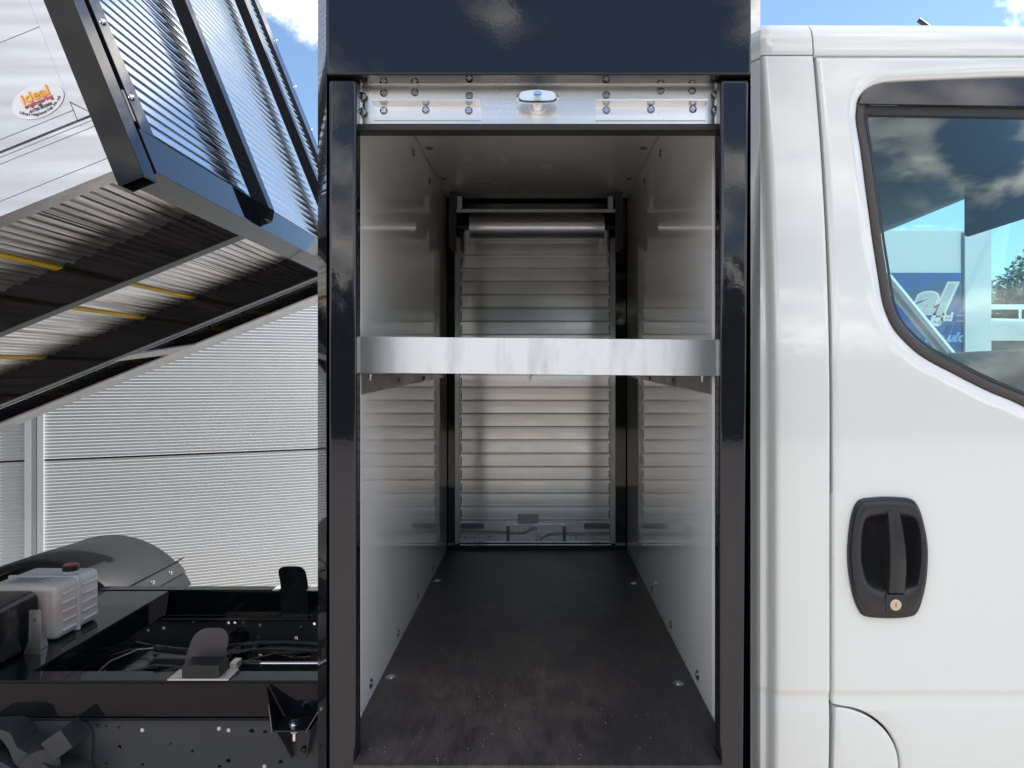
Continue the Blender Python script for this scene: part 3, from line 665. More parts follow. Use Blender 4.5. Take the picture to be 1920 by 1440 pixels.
s.grid(rows); s.add(rows[0], [tuple(range(6))]); s.add(rows[-1], [tuple(range(6))]); s.build('pull', 'plastic', dh, smooth=50)
s = MB()
a_, b_ = H7((480, 215)), H7((650, 300)); s.box(a_[0], b_[0], 1.486, 1.494, b_[1], a_[1]); s.build('bezel_boss', 'plastic', dh, bevel=.003, seg=3); s = MB(); a_, b_ = H7((485, 1085)), H7((680, 1262)); s.box(a_[0], b_[0], 1.4845, 1.494, b_[1], a_[1])
s.build('bezel_boss', 'plastic', dh, bevel=.003, seg=3)
kx, kz = H7((577, 1182)); s = MB(); s.lathe((kx, 1.4845, kz), (0, -1, 0), [(.0112, 0), (.0112, .0015), (.0102, .0022)], 28); s.mi = 1; s.box(kx-.0008, kx+.0008, 1.4819, 1.4822, kz-.0045, kz+.005); s.build('key_lock', ['brass', 'ink'], dh)
# inside the cab, seen through the glass
s = MB(); s.box(.60, 1.475, 1.66, 3.33, .60, .62); s.box(.60, 1.47, 1.61, 1.66, .58, .66); s.build('headliner', 'headliner', truck, bevel=.008)
s = MB(); s.box(1.345, 1.365, 1.72, 2.36, .432, .598); s.build('sun_visor', 'headliner', truck, bevel=.009, seg=3)
s = MB(); s.tube([PX(1585, 431, 3.3), PX(1665, 528, 3.3), PX(1720, 595, 3.3), PX(1771, 657, 3.3), PX(1835, 735, 3.3)], .03, 10); s.build('windscreen_pillar', 'label', truck)
s = MB(); s.tube([(1.50, 1.66, .645), (1.68, 1.60, .42), (1.98, 1.58, .0), (2.05, 1.58, -.10)], .03, 10); s.build('windscreen_pillar', 'white_paint', truck)
s = MB(); s.prism([(1.56, -.60), (1.56, .02), (1.62, .085), (1.95, .07), (2.05, -.09), (2.05, -.6)], 'y', 1.62, 3.30); s.build('dashboard', 'dash', truck, bevel=.02, seg=3)
s = MB(); s.prism([(.85, -.75), (1.25, -.75), (1.27, -.60), (.98, -.58), (.92, -.50), (.84, .10), (.74, .10), (.80, -.55)], 'y', 1.75, 2.25); s.build('seat', 'dash', truck, bevel=.03, seg=3)
s = MB(); pts = [(1.50+.05*math.sin(t), 1.98+.18*math.cos(t), -.10+.16*math.sin(t)) for t in [2*math.pi*i/28 for i in range(29)]]; s.tube(pts, .013, 8); s.tube([(1.5, 1.83, -.1), (1.52, 1.98, -.12), (1.5, 2.13, -.1)], .014, 8); s.tube([(1.52, 1.98, -.12), (1.62, 1.98, -.22)], .03, 8); s.build('steering_wheel', 'plastic', truck)
s = MB(); s.add([(1.49, 1.68, .60), (1.40, 3.27, .60), (1.915, 3.24, -.07), (2.04, 1.62, -.07), (1.494, 1.68, .602), (1.404, 3.27, .602), (1.919, 3.24, -.068), (2.044, 1.62, -.068)], [(0, 1, 2, 3), (7, 6, 5, 4), (0, 4, 5, 1), (1, 5, 6, 2), (2, 6, 7, 3), (3, 7, 4, 0)]); s.build('windscreen', 'glass_front', truck)

# ---- raised tipper body ------------------------------------------------------------------
UF, VN, VF, WT_ = -.571, 1.50, 3.56, 2.35
def hollow(s, u0, u1, v0, v1, w0, w1, t):
    o_ = [(u0, v0), (u1, v0), (u1, v1), (u0, v1)]; i_ = [(u0+t, v0+t), (u1-t, v0+t), (u1-t, v1-t), (u0+t, v1-t)]
    vs = [(a, b, w0) for a, b in o_]+[(a, b, w0) for a, b in i_]+[(a, b, w1) for a, b in o_]+[(a, b, w0+.25) for a, b in i_]
    fs = []
    for k in range(4):
        q = (k+1) % 4; fs += [(k, q, 4+q, 4+k), (k, 8+k, 8+q, q), (4+k, 4+q, 12+q, 12+k)]
    fs += [(8, 9, 10, 11), (12, 13, 14, 15)]; s.add(vs, fs)
s = MB(T); hollow(s, -.628, -.573, 1.472, 1.526, .653, WT_, .004); s.build('body_corner_post', 'black_under', truck, bevel=.0012)
s = MB(T); s.box(-.628, -.573, 3.565, 3.615, .653, WT_); s.build('body_corner_post', 'black_gloss', truck, bevel=.002)
# headboard: flat black surround, ribbed bright sheet, two uprights
s = MB(T); s.box(-.600, UF, 1.545, 1.600, .7755, WT_); s.box(-.600, UF, 3.49, VF, .7755, WT_); s.box(-.634, UF, 1.535, VF, .676, .775)
s.box(-.600, UF, 1.6005, 3.4895, WT_-.06, WT_)
hb = s.build('headboard', 'black_gloss', truck, bevel=.0015); hb['label'] = 'headboard of ribbed bright aluminium in a gloss black surround'
pr = []; w_ = .777
while w_ < WT_-.07:
    pr += [(-.588, w_), (-.588, w_+.0205)]+[(-.588+.0040*math.sin(a), w_+.0205+.0047*(1-math.cos(a))) for a in [math.pi*k/8 for k in range(1, 8)]]+[(-.588, w_+.030)]; w_ += .0301
s = MB(T); s.strip(pr, 'y', 1.6, 3.49); s.build('ribbed_sheet', 'alu_polish', hb, smooth=40)
s = MB(T); s.box(-.600, -.592, 1.56, 3.52, .70, WT_); s.build('backing_sheet', 'black_satin', hb)
for v0 in (2.13, 3.02):
    s = MB(T); s.prism([(-.5715, .700), (-.552, .700), (-.533, .728), (-.533, WT_), (-.5715, WT_)], 'y', v0, v0+.05); s.build('upright', 'black_under', hb, bevel=.0025)
s = MB(T); s.box(-.569, -.561, 3.30, 3.306, .776, WT_); 
s = MB(T); s.lathe((0, 0, 0), (1, 0, 0), [(.0085, 0), (.008, .002), (.0055, .0045), (.002, .0055)], 16); rv = s.build('rivet', 'zinc', None)
def rvp(px, py):
    den = CT*(px-CX)+ST*(CY-py); Y = UF*FPX/den; return ((px-CX)/FPX*Y, Y, (CY-py)/FPX*Y)
place(rv, Vector(rvp(193, 41)), hb); copy_at(rv, rvp(247, 183), hb); copy_at(rv, rvp(146, -80), hb)
for (px, py) in ((518, 76), (554, 163), (584, 244)): copy_at(rv, rvp(px, py), hb)
s = MB(T)
for (w0, w1) in ((1.29, 1.36), (.79, .86), (1.8, 1.86)): s.cyl((-.577, 1.535, w0), (-.577, 1.535, w1), .0065, 12)
s.build('hinge', 'black_matt', hb)
# near side: floor rave and dropside
s = MB(T)
for (a, b) in ((.6975, .7250), (.7260, .7944), (.7953, .8071), (.8080, .8146)): s.box(-3.3, -.6295, VN, 1.548, a, b)
s.box(-3.3, -.6305, 1.503, 1.546, .70, .812); s.build('side_rail', 'alu_side', truck, bevel=.0006)
s = MB(T); edges = [.8190, .8405, 1.0215, 1.205, 1.39, 1.575, 1.76, 1.95, 2.12]
for a, b in zip(edges[:-1], edges[1:]): s.box(-3.3, -.6668, VN, 1.525, a+.0005, b-.0005)
s.box(-3.3, -.669, 1.504, 1.523, .82, 2.11)
ds = s.build('dropside', 'alu_side', truck, bevel=.0006); ds['label'] = 'planked aluminium dropside with an oval sticker'
s = MB(T); s.prism([(-.6645, .857), (-.6645, 2.12), (-.6300, 2.12), (-.6300, .8165)], 'y', 1.494, 1.53); s.prism([(-.6655, .8188), (-.6655, .8560), (-.6318, .8188)], 'y', 1.499, 1.53); s.build('end_strip', 'alu_side', ds, bevel=.001)
# sticker
us, ws = -.7245, .8835
s = MB(T); pl = [(us+.0545*math.cos(t), ws+.0335*math.sin(t)) for t in [2*math.pi*i/48 for i in range(48)]]; s.prism(pl, 'y', 1.4982, 1.4999); st = s.build('sticker', 'label', ds, smooth=60); st['label'] = 'white oval sticker with yellow, red and black lettering'
s = MB(T); s.prism([(us+.0535*math.cos(t), ws+.0325*math.sin(t)) for t in [math.pi*(.12+.72*i/20) for i in range(21)]]+[(us+.050*math.cos(t), ws+.022+.006*math.sin(t)) for t in [math.pi*(.80-.62*i/20) for i in range(21)]], 'y', 1.4980, 1.4981)
def stx(name, string, size, m, du, dw, **k):
    X, Y, Z = T((us+du, 0, ws+dw)); return text_obj(name, string, size, m, ds, facing(X, 1.4972, Z, TH), **k)
stx('lettering', 'ideal', .0290, 'orange', .0004, .0026, bold=.0006, sx=1.12)
X, Y, Z = T((us-.0005, 0, ws+.0036)); text_obj('lettering', 'ideal', .0290, 'gold', ds, facing(X, 1.4966, Z, TH), bold=.0, sx=1.12)
stx('lettering', 'engineering', .0125, 'redink', .0015, -.0065, bold=.0003, sx=1.05)
stx('lettering', 'tel:', .0065, 'ink', .002, -.0115, bold=.0002)
stx('lettering', '01730 823000', .0082, 'ink', .001, -.0180, bold=.0002)
msg = 'ideal-engineering.co.uk'
for i, chx in enumerate(msg):
    t = (i-(len(msg)-1)/2)/(len(msg)-1)*2; du = .043*t; dw = -.0285+.0175*t*t; ang = TH+math.atan(.0175*2*t/.043)*.75
    X, Y, Z = T((us+.001+du, 0, ws+dw)); text_obj('letter', chx, .0078, 'ink', ds, facing(X, 1.4972, Z, ang), bold=.0002)
# floor planks seen from below
pr = []; u_ = -.634
joints = [-.634, -.728, -.9390, -1.1515, -1.364, -1.5765, -1.789, -2.0015, -2.214, -2.4265, -2.639, -2.8515, -3.064, -3.2765]
for a, b in zip(joints[:-1], joints[1:]):
    nr = max(1, round((a-b)/.053)); st_ = (a-.004-(b+.004))/nr; pr += [(a, .805), (a-.0035, .805), (a-.004, .793)]
    for k in range(nr):
        q = a-.004-st_*k; pr += [(q-st_*.08, .793), (q-st_*.14, .7885), (q-st_*.30, .7880), (q-st_*.36, .7955), (q-st_*.66, .7985), (q-st_*.74, .7925), (q-st_*.98, .793)]
    pr += [(b+.0004, .793), (b+.0002, .805)]
s = MB(T); s.strip(pr, 'y', 1.55, 3.48); s.build('body_floor', 'alu_floor', truck, smooth=30)
s = MB(T)
for u_ in (-1.1515, -1.364, -1.789, -2.214): s.prism([(u_-.011, .7915), (u_-.009, .7875), (u_+.009, .7873), (u_+.011, .7915)], 'y', 1.552, 3.478)
s.build('sealant_strip', 'yellow', truck)
for (va, vb) in ((2.13, 2.18), (2.96, 3.01)):
    s = MB(T); s.box(-3.3, -.6355, va, vb, .685, .7968); s.build('body_beam', 'black_under', truck, bevel=.0035)
s = MB(T); s.box(-3.3, -.6355, 3.375, 3.381, .708, .762); s.build('far_rail_web', 'black_gloss', truck)
s = MB(T); s.box(-3.3, -.5725, 3.365, 3.50, .6985, .7065); s.build('far_rail_flange', 'alu_side', truck, bevel=.001)
s = MB(T); s.box(-3.3, -.6355, 3.30, 3.372, .764, .768); s.build('floor_angle', 'alu_grey', truck)
s = MB(T); s.box(-3.3, -.66, 3.51, 3.54, .70, 2.12); s.build('far_dropside', 'alu_side', truck)
s = MB(T); s.lathe((0, 0, 0), (0, 0, -1), [(.007, 0), (.007, .004), (.003, .0045), (.003, .014)], 8); bt = s.build('rail_bolt', 'zinc', None); place(bt, Vector(T((-.80, 3.34, .7635))), truck)
for k in range(1, 14): copy_at(bt, T((-.80-.17*k, 3.34, .7635)), truck)
s = MB(T); s.prism([(-1.62, 3.01), (-1.50, 3.365), (-1.38, 3.365), (-1.56, 3.01)], 'z', .700, .706); s.build('gusset', 'alu_grey', truck)
s = MB(T); s.box(-3.3, -2.9, 2.185, 2.955, .70, .78); s.build('body_beam', 'black_under', truck, bevel=.003)

# ---- chassis ------------------------------------------------------------------
ZT = -.870
s = MB(); s.box(-4.0, 2.0, 2.120, 2.128, -.975, -.8785); s.box(-4.0, 2.0, 2.118, 2.187, -.878, ZT); s.box(-4.0, 2.0, 2.114, 2.187, -.983, -.9755)
s.build('subframe_rail', 'black_under', truck, bevel=.0025)
s = MB(); s.box(-4.0, 2.0, 3.015, 3.022, -.975, -.8785); s.box(-4.0, 2.0, 3.010, 3.062, -.878, ZT); s.box(-4.0, 2.0, 2.966, 3.06, -.983, -.9755)
s.build('subframe_rail', 'black_under', truck, bevel=.0025)
def plate_with_holes(x0, x1, z0, z1, y0, y1, holes, name, m):
    s = MB(); s.box(x0, x1, y0, y1, z0, z1); o = s.build(name, m, truck)
    c = MB()
    for (hx, hz_, r) in holes: c.cyl((hx, y0-.01, hz_), (hx, y1+.01, hz_), r, 16)
    co = c.build('cutter', m, truck); md = o.modifiers.new('b', 'BOOLEAN'); md.operation = 'DIFFERENCE'; md.object = co; md.solver = 'EXACT'
    bpy.context.view_layer.update(); me = bpy.data.meshes.new_from_object(o.evaluated_get(bpy.context.evaluated_depsgraph_get()))
    o.modifiers.clear(); o.data = me; bpy.data.objects.remove(co)
    me.polygons.foreach_set('use_smooth', [False]*len(me.polygons)); return o
hs = []
for (px, py, r) in ((183,1361,.005),(199,1361,.004),(223,1364,.005),(224,1401,.006),(361,1409,.005),(199,1433,.005),(267,1434,.005),(428,1427,.0075),(411,1438,.006),(526,1429,.007),(472,1371,.0075),(497,1373,.006),(267,1369,.005),(411,1366,.006),(429,1369,.0065),(496,1437,.005),(320,1395,.004),(560,1395,.006)):
    p = PX(px, py, 2.130); hs.append((p[0], p[2], r))
near = plate_with_holes(-4.0, 2.0, -1.20, -.9845, 2.130, 2.137, hs, 'chassis_rail', 'chassis')
s = MB(); s.box(-4.0, 2.0, 2.130, 2.19, -1.207, -1.2005); s.build('chassis_flange', 'chassis', truck)
hs = [(PX(px, py, 3.0)[0], PX(px, py, 3.0)[2], r) for (px, py, r) in ((428,1168,.006),(440,1168,.006),(457,1170,.007),(488,1172,.006),(589,1170,.006),(457,1192,.009),(555,1197,.007),(589,1217,.007),(488,1230,.007),(307,1178,.007),(278,1182,.005),(365,1200,.006))]
far = plate_with_holes(-4.0, 2.0, -1.20, -.9845, 3.000, 3.007, hs, 'chassis_rail', 'chassis')
# pale discs stand in for light showing through some holes
s = MB(); s.lathe((0, 0, 0), (0, -1, 0), [(.0058, 0), (.0056, .002), (.003, .003)], 14); pg = s.build('hole_light', 'plate_white', None); place(pg, Vector(PX(267, 1369, 2.130)), near)
for (px, py) in ((411, 1366), (429, 1369), (496, 1437)): copy_at(pg, PX(px, py, 2.130), near)
for (px, py) in ((457, 1192), (555, 1197), (589, 1217), (488, 1230), (457, 1170)): copy_at(pg, PX(px, py, 2.998), far)
# cross platform that carries the tanks
s = MB(); s.box(-2.25, -1.485, 2.189, 3.008, -.880, -.8735); s.box(-1.4925, -1.485, 2.189, 3.008, -.96, -.8803); s.build('cross_platform', 'black_under', truck, bevel=.002)
s = MB(); s.box(-4.0, 2.0, 2.20, 2.99, -1.30, -1.28); s.build('shade_sheet', 'black_matt', truck)  # dark sheet added for the shade between the chassis rails
s = MB(); s.cyl((-1.30, 2.139, -1.10), (-1.20, 2.998, -1.06), .045, 20); s.build('cross_member', 'black_satin', truck)
s = MB(); s.cyl((-.60, 2.139, -1.06), (-.60, 2.998, -1.06), .035, 16); s.build('cross_member', 'chassis', truck)
s = MB(); s.cyl((-2.2, 2.62, -1.22), (.3, 2.58, -1.10), .045, 20); s.build('propeller_shaft', 'chassis', truck)
# hose in corrugated sleeve and loose cables
pts = [(-1.25+.012*k, 2.90+.01*math.sin(k*.2), -1.075+.018*math.sin(k*.11)-.008*math.sin(k*.31)) for k in range(95)]
s = MB(); s.tube(pts, .02, 10, rf=lambda k: .021 if k % 2 else .016); s.build('corrugated_hose', 'rubber', truck)
for j in range(7):
    a = random.uniform(-1.75, -1.5); zc = random.uniform(-1.10, -1.0); s = MB()
    s.tube([(a+.075*k, 2.30+.09*j+.06*math.sin(k*.8+j), zc+.035*math.sin(k*.9+j*1.3)) for k in range(12)], random.choice((.0035, .005, .007)), 8); s.build('cable', 'rubber', truck)
s = MB()
for j in range(5):
    x = -1.72+.12*j; s.box(x, x+.07, 2.5+.07*j, 2.58+.07*j, -1.16, -1.06+.02*(j % 2))
s.build('valve_block', 'black_satin', truck, bevel=.006)
for (za, yb_, r_) in ((-1.02, 2.80, .009), (-1.04, 2.80, .007), (-1.015, 2.72, .006)):
    s = MB(); s.tube([(-1.47+.06*k, yb_+.012*math.sin(k*.7+za*9), za-.012*math.sin(k*.5)) for k in range(30)], r_, 8); s.build('loom', 'rubber', truck)
s = MB(); s.box(-.012, .012, -.05, .05, -.018, .018); lc = s.build('loom_clip', 'black_satin', None, bevel=.004); place(lc, Vector((-1.30, 2.78, -1.03)), truck)
for x in (-1.05, -.82, -.6): copy_at(lc, (x, 2.78, -1.03), truck)
s = MB(); s.lathe((0, 0, 0), (0, -1, 0), [(.010, 0), (.010, .002), (.007, .0025), (.007, .008), (.003, .009)], 6); rb = s.build('rail_nut', 'zinc_dark', None); place(rb, Vector((-1.38, 2.9985, -1.00)), far)
for (x, z) in ((-1.30, -1.05), (-1.18, -1.00), (-1.12, -1.06), (-.95, -1.02), (-.74, -1.06)): copy_at(rb, (x, 2.9985, z), far)
s = MB(); s.prism([(-1.34, -.99), (-1.10, -.99), (-1.14, -1.05), (-1.28, -1.12), (-1.34, -1.10)], 'y', 2.60, 2.66); s.build('pump_bracket', 'chassis', truck, bevel=.006)
s = MB(); s.cyl((-1.42, 2.45, -1.06), (-1.42, 2.78, -1.06), .05, 24); s.build('air_cylinder', 'black_satin', truck, bevel=.006)
s = MB(); s.tube([(-1.42, 2.46, -1.0), (-1.36, 2.42, -.97), (-1.25, 2.46, -.99), (-1.16, 2.62, -1.01), (-1.1, 2.85, -1.03)], .008, 10); s.build('hose', 'rubber', truck)
# cable rod with sleeve and springed end
s = MB(); s.cyl((-.905, 2.25, -.873), (-.40, 2.25, -.873), .0048, 12); s.build('actuating_rod', 'chrome', truck)
s = MB(); s.cyl((-.905, 2.25, -.873), (-.86, 2.25, -.873), .008, 12); s.cyl((-.862, 2.25, -.873), (-.835, 2.25, -.873), .0095, 12); s.build('rod_end', 'black_satin', truck)
s = MB(); s.tube([(-1.17+.0035*k, 2.28, -.838-.0004*k) for k in range(30)], .01, 10, rf=lambda k: .0115 if k % 2 else .0085); s.build('rubber_gaiter', 'rubber', truck)
s = MB(); s.cyl((-1.07, 2.28, -.850), (-1.00, 2.28, -.858), .0035, 10); s.build('pull_cable', 'zinc_dark', truck); s = MB(); s.tube([(-1.17, 2.28, -.838), (-1.22, 2.28, -.842), (-1.30, 2.27, -.875), (-1.36, 2.26, -.93)], .003, 8); s.build('pull_cable', 'zinc_dark', truck)
# near rubber stop with its grey paddle
s = MB(); s.box(-1.050, -.876, 2.116, 2.192, -.8695, -.8655); s.box(-.905, -.885, 2.193, 2.235, -.8695, -.850); s.build('mount_plate', 'plate_white', truck, bevel=.001)
s = MB(); s.box(-1.012, -.905, 2.122, 2.190, -.8650, -.829); s.build('stop_block', 'rubber', truck, bevel=.003)
def px_plate(pts, Y, th, name, m, par=None, bev=.001):
    pl = rounded(pts, 60) if len(pts) > 9 else pts; s = MB(); s.prism([((p[0]-CX)/FPX*Y, (CY-p[1])/FPX*Y) for p in pl], 'y', Y, Y+th); return s.build(name, m, par or truck, bevel=bev)
px_plate([(348,1244),(352,1222),(358,1203),(368,1187),(384,1179),(400,1178),(416,1179),(426,1188),(428,1202),(424,1222),(419,1244),(384,1245)], 2.21, .005, 'paddle', 'paddle')
px_plate([(528,1158),(526,1100),(522,1076),(523,1067),(531,1063),(548,1062),(563,1063),(572,1071),(575,1084),(577,1100),(577,1158),(552,1159)], 3.004, .005, 'paddle', 'black_satin')
s = MB(); s.box(-1.063, -1.035, 2.99, 3.06, -.8695, -.8655); s.box(-.925, -.86, 2.99, 3.06, -.8695, -.8655); s.build('mount_plate', 'plate_white', truck, bevel=.001)
s = MB(); s.box(-1.10, -.85, 3.005, 3.0085, -.972, -.885); 
# folded bracket bolted between locker and chassis
s = MB()
s.box(-.716, -.632, 2.025, 2.113, -.9720, -.9680)
for (xb, xt, sg) in ((-.7165, -.762, -1), (-.6315, -.580, 1)):
    s.add([(xb, 2.020, -.972), (xb, 2.113, -.972), (xt, 2.113, -.885), (xt, 2.105, -.885), (xb+sg*.004, 2.020, -.972), (xb+sg*.004, 2.113, -.972), (xt+sg*.004, 2.113, -.885), (xt+sg*.004, 2.105, -.885)],
          [(0, 1, 2, 3), (7, 6, 5, 4), (0, 4, 5, 1), (1, 5, 6, 2), (2, 6, 7, 3), (3, 7, 4, 0)])
fb = s.build('folded_bracket', 'black_gloss', truck, bevel=.0008)
s = MB(); s.lathe((-.672, 2.062, -.968), (0, 0, 1), [(.016, 0), (.016, .002), (.0115, .0025), (.0115, .010), (.006, .011)], 14); s.cyl((-.672, 2.062, -1.012), (-.672, 2.062, -.9725), .0058, 12); s.cyl((-.672, 2.062, -.990), (-.672, 2.062, -.9725), .0105, 6); s.build('bolt', 'chrome', fb)
s = MB(); s.box(-.722, -.625, 2.05, 2.129, -.9810, -.9775)
s.prism([(-.722, -.979), (-.625, -.979), (-.655, -1.085), (-.695, -1.085)], 'y', 2.120, 2.1295)
for xa, xb in ((-.722, -.695), (-.628, -.655)):
    s.add([(xa, 2.05, -.978), (xa, 2.12, -.978), (xb, 2.12, -1.085), (xb, 2.105, -1.085), (xa+.004, 2.05, -.978), (xa+.004, 2.12, -.978), (xb+.004, 2.12, -1.085), (xb+.004, 2.105, -1.085)], [(0, 1, 2, 3), (7, 6, 5, 4), (0, 4, 5, 1), (1, 5, 6, 2), (2, 6, 7, 3), (3, 7, 4, 0)])
lb = s.build('chassis_bracket', 'chassis', truck, bevel=.001)
s = MB(); s.lathe((-.662, 2.1198, -1.065), (0, -1, 0), [(.0095, 0), (.0095, .004), (.006, .008)], 12); s.build('bolt', 'black_satin', lb)
# spring hanger at the picture's lower left
hg = px_plate([(-60,1347),(60,1349),(150,1352),(165,1362),(171,1380),(170,1440),(168,1500),(60,1500),(-60,1500),(-62,1420)], 2.118, .010, 'spring_hanger', 'chassis')
s = MB(); s.prism([PX(p[0], p[1], 2.09)[::2] for p in ((-30,1352),(30,1349),(48,1356),(60,1382),(92,1400),(122,1422),(150,1430),(165,1445),(168,1500),(140,1500),(125,1450),(95,1442),(55,1412),(44,1385),(30,1366),(18,1384),(12,1398),(60,1425),(80,1455),(70,1500),(40,1500),(30,1440),(8,1405),(4,1396),(14,1375),(-30,1375))], 'y', 2.03, 2.117)
s.build('hanger_web', 'chassis', hg, bevel=.002)
s = MB(); a = Vector(PX(117, 1390, 2.06)); 
def RB(p): x, y, z = p; c_, s_ = math.cos(.62), math.sin(.62); return (a.x+x*c_-z*s_, y, a.z+x*s_+z*c_)
s.tf = RB; s.box(-.033, .033, 2.035, 2.117, -.030, .030); s.build('shackle_block', 'chassis', hg, bevel=.003)
s = MB(); s.cyl(PX(75, 1440, 2.03), PX(75, 1440, 2.115)[:1]+(2.115,)+(PX(75, 1440, 2.03)[2],), .048, 28); s.build('spring_eye', 'chassis', hg, bevel=.002)
s = MB(); s.lathe((0, 0, 0), (0, -1, 0), [(.011, 0), (.011, .002), (.008, .0025), (.008, .009), (.004, .010)], 12); hb_ = s.build('hanger_bolt', 'chassis', None); place(hb_, Vector(PX(30, 1362, 2.117)), hg)
for (px, py) in ((146, 1364), (148, 1437)): copy_at(hb_, PX(px, py, 2.117), hg)
# mudguard and wheel on the far side
cxm, czm = -2.05, -1.20
s = MB(); rows = []
for k in range(49):
    t = math.radians(172-146*k/48); rows.append([(cxm+r_*math.cos(t), y, czm+r_*math.sin(t)) for (y, r_) in ((3.06, .405), (3.06, .43), (3.075, .438), (3.30, .434), (3.60, .420), (3.62, .412), (3.62, .405))]+[(cxm+.424*math.cos(t), 3.6, czm+.424*math.sin(t)), (cxm+.424*math.cos(t), 3.075, czm+.424*math.sin(t)), (cxm+.405*math.cos(t), 3.06, czm+.405*math.sin(t))])
s.grid(rows); mg = s.build('mudguard', 'grey_plastic', truck, smooth=50)
s = MB(); t = math.radians(40)
def MG(p): a_, y, h_ = p; return (cxm+(.446+h_)*math.cos(t)+a_*math.sin(t), y, czm+(.446+h_)*math.sin(t)-a_*math.cos(t))
s.tf = MG; s.box(-.02, .040, 3.07, 3.58, -.007, -.003); s.box(-.024, -.020, 3.07, 3.62, -.006, .016); s.build('mudguard_flap', 'grey_plastic', mg, bevel=.001)
s = MB(MG); s.lathe((0, 0, 0), (0, 0, 1), [(.010, 0), (.010, .002), (.006, .0025), (.006, .009), (.003, .010)], 12)
s.v = [tuple(Vector(v)-Vector(MG((0, 0, 0)))) for v in s.v]; mb0 = s.build('flap_bolt', 'chrome', None); place(mb0, Vector(MG((.012, 3.30, -.002))), mg); copy_at(mb0, MG((.012, 3.46, -.002)), mg); copy_at(mb0, MG((.012, 3.14, -.002)), mg)
s = MB(); s.lathe((cxm, 3.12, czm-.09), (0, 1, 0), [(.20, .02), (.34, 0), (.355, .03), (.36, .1), (.36, .34), (.355, .41), (.34, .44), (.20, .42)], 48); wh = s.build('rear_wheel', 'tyre', truck, smooth=40)
s = MB(); s.lathe((cxm, 3.13, czm-.09), (0, 1, 0), [(.198, 0), (.19, .02), (.12, .05), (.05, .03)], 32); s.build('rim', 'alu_grey', wh)
s = MB(); s.prism([(cxm+.402*math.cos(math.radians(a)), czm+.402*math.sin(math.radians(a))) for a in range(0, 181, 6)], 'y', 3.098, 3.104); s.build('arch_shade_panel', 'rubber', mg)  # dark sheet standing in for the shade inside the arch
s = MB(); s.prism([(-.90+cxm, -1.02), (-.92+cxm, -.96), (-.30+cxm, -.80), (-.28+cxm, -.82)], 'y', 3.10, 3.6)
# white fluid can
s = MB(); s.box(-1.80, -1.565, 2.435, 2.672, -.8730, -.690); can = s.build('fluid_can', 'can', truck, bevel=.022, seg=4); can['label'] = 'translucent white fluid can with red cap and white strap'
s = MB()
for zc in (-.848, -.818, -.788, -.758, -.728):
    for (ya, yb) in ((2.46, 2.530), (2.568, 2.650)): s.prism([(-1.5655, zc-.006), (-1.5615, zc-.003), (-1.5615, zc+.003), (-1.5655, zc+.006)], 'y', ya, yb)
s.build('rib', 'can', can, bevel=.001)
s = MB(); s.box(-1.803, -1.5605, 2.540, 2.553, -.8732, -.6865); s.build('strap', 'label', can, bevel=.004)
s = MB(); s.lathe((-1.625, 2.60, -.691), (0, 0, 1), [(.024, 0), (.024, .006), (.021, .0065)], 24); s.build('neck', 'can', can)
s = MB(); s.lathe((-1.625, 2.60, -.683), (0, 0, 1), [(.026, 0), (.027, .004), (.027, .016), (.024, .018)], 12); s.mi = 1; s.lathe((-1.625, 2.60, -.6648), (0, 0, 1), [(.023, 0), (.022, .003), (.012, .0035)], 20); s.build('cap', ['rubber', 'red'], can)
s = MB(); s.box(-1.76, -1.60, 2.46, 2.532, -.6898, -.6892); s.build('can_label', 'label', can)
s = MB()
for k in range(5): s.box(-1.75, -1.75+.12-.03*(k % 2), 2.468+.012*k, 2.472+.012*k, -.6891, -.6887)
s.build('label_print', 'ink', can)
# black pump tank beside it with its aluminium bracket
s = MB(); s.prism([(2.16, -.80), (2.16, -.745), (2.205, -.700), (2.385, -.690), (2.405, -.715), (2.405, -.8725), (2.19, -.8725)], 'x', -2.10, -1.600); s.build('pump_tank', 'black_satin', truck, bevel=.022, seg=3)
s = MB(); s.cyl((-2.05, 2.215, -.835), (-1.64, 2.215, -.835), .068, 28); s.cyl((-1.64, 2.215, -.835), (-1.61, 2.215, -.835), .045, 24); s.build('pump_motor', 'black_satin', truck, bevel=.003)
s = MB(); s.box(-1.575, -1.545, 2.322, 2.326, -.8728, -.735); s.prism([(-1.60, -.8728), (-1.576, -.8728), (-1.576, -.735), (-1.582, -.735), (-1.584, -.83)], 'y', 2.322, 2.326); s.prism([(2.3265, -.8728), (2.40, -.8728), (2.36, -.76), (2.3265, -.735)], 'x', -1.5755, -1.572); br = s.build('tank_bracket', 'alu_grey', truck, bevel=.0008)
s = MB(); s.lathe((-1.56, 2.3215, -.765), (0, -1, 0), [(.006, 0), (.006, .003), (.003, .004)], 12); s.build('bracket_bolt', 'zinc_dark', br)

# ------------------------------------------------------------------ beyond the cab
# printed box trailer
bt_ = thing('box_trailer', 'white box trailer with blue printed side seen through the cab window', 'trailer', (3.2, 9.2, -H))
s = MB(); s.box(.9, 5.45, 9.0, 11.3, -.85, 1.74); s.build('box_body', 'sign_line', bt_, bevel=.02)
s = MB(); s.box(1.0, 5.10, 8.985, 8.998, -.6, 1.215); pn = s.build('printed_panel', 'sign_blue', bt_)
s = MB(); s.box(5.135, 5.45, 8.965, 8.998, -.8, 1.735); s.build('corner_panel', 'sign_line', bt_, bevel=.004)
s = MB(); s.box(5.105, 5.125, 8.98, 8.998, -.6, 1.70); s.build('seam', 'sign_dark', bt_)
def sgn_txt(string, px, py, hpx, m, Y=8.978, **k):
    X, _, Z = PX(px, py, Y); return text_obj('lettering', string, hpx*Y/FPX*1.38, m, bt_, facing(X, Y, Z), extrude=.002, **k)
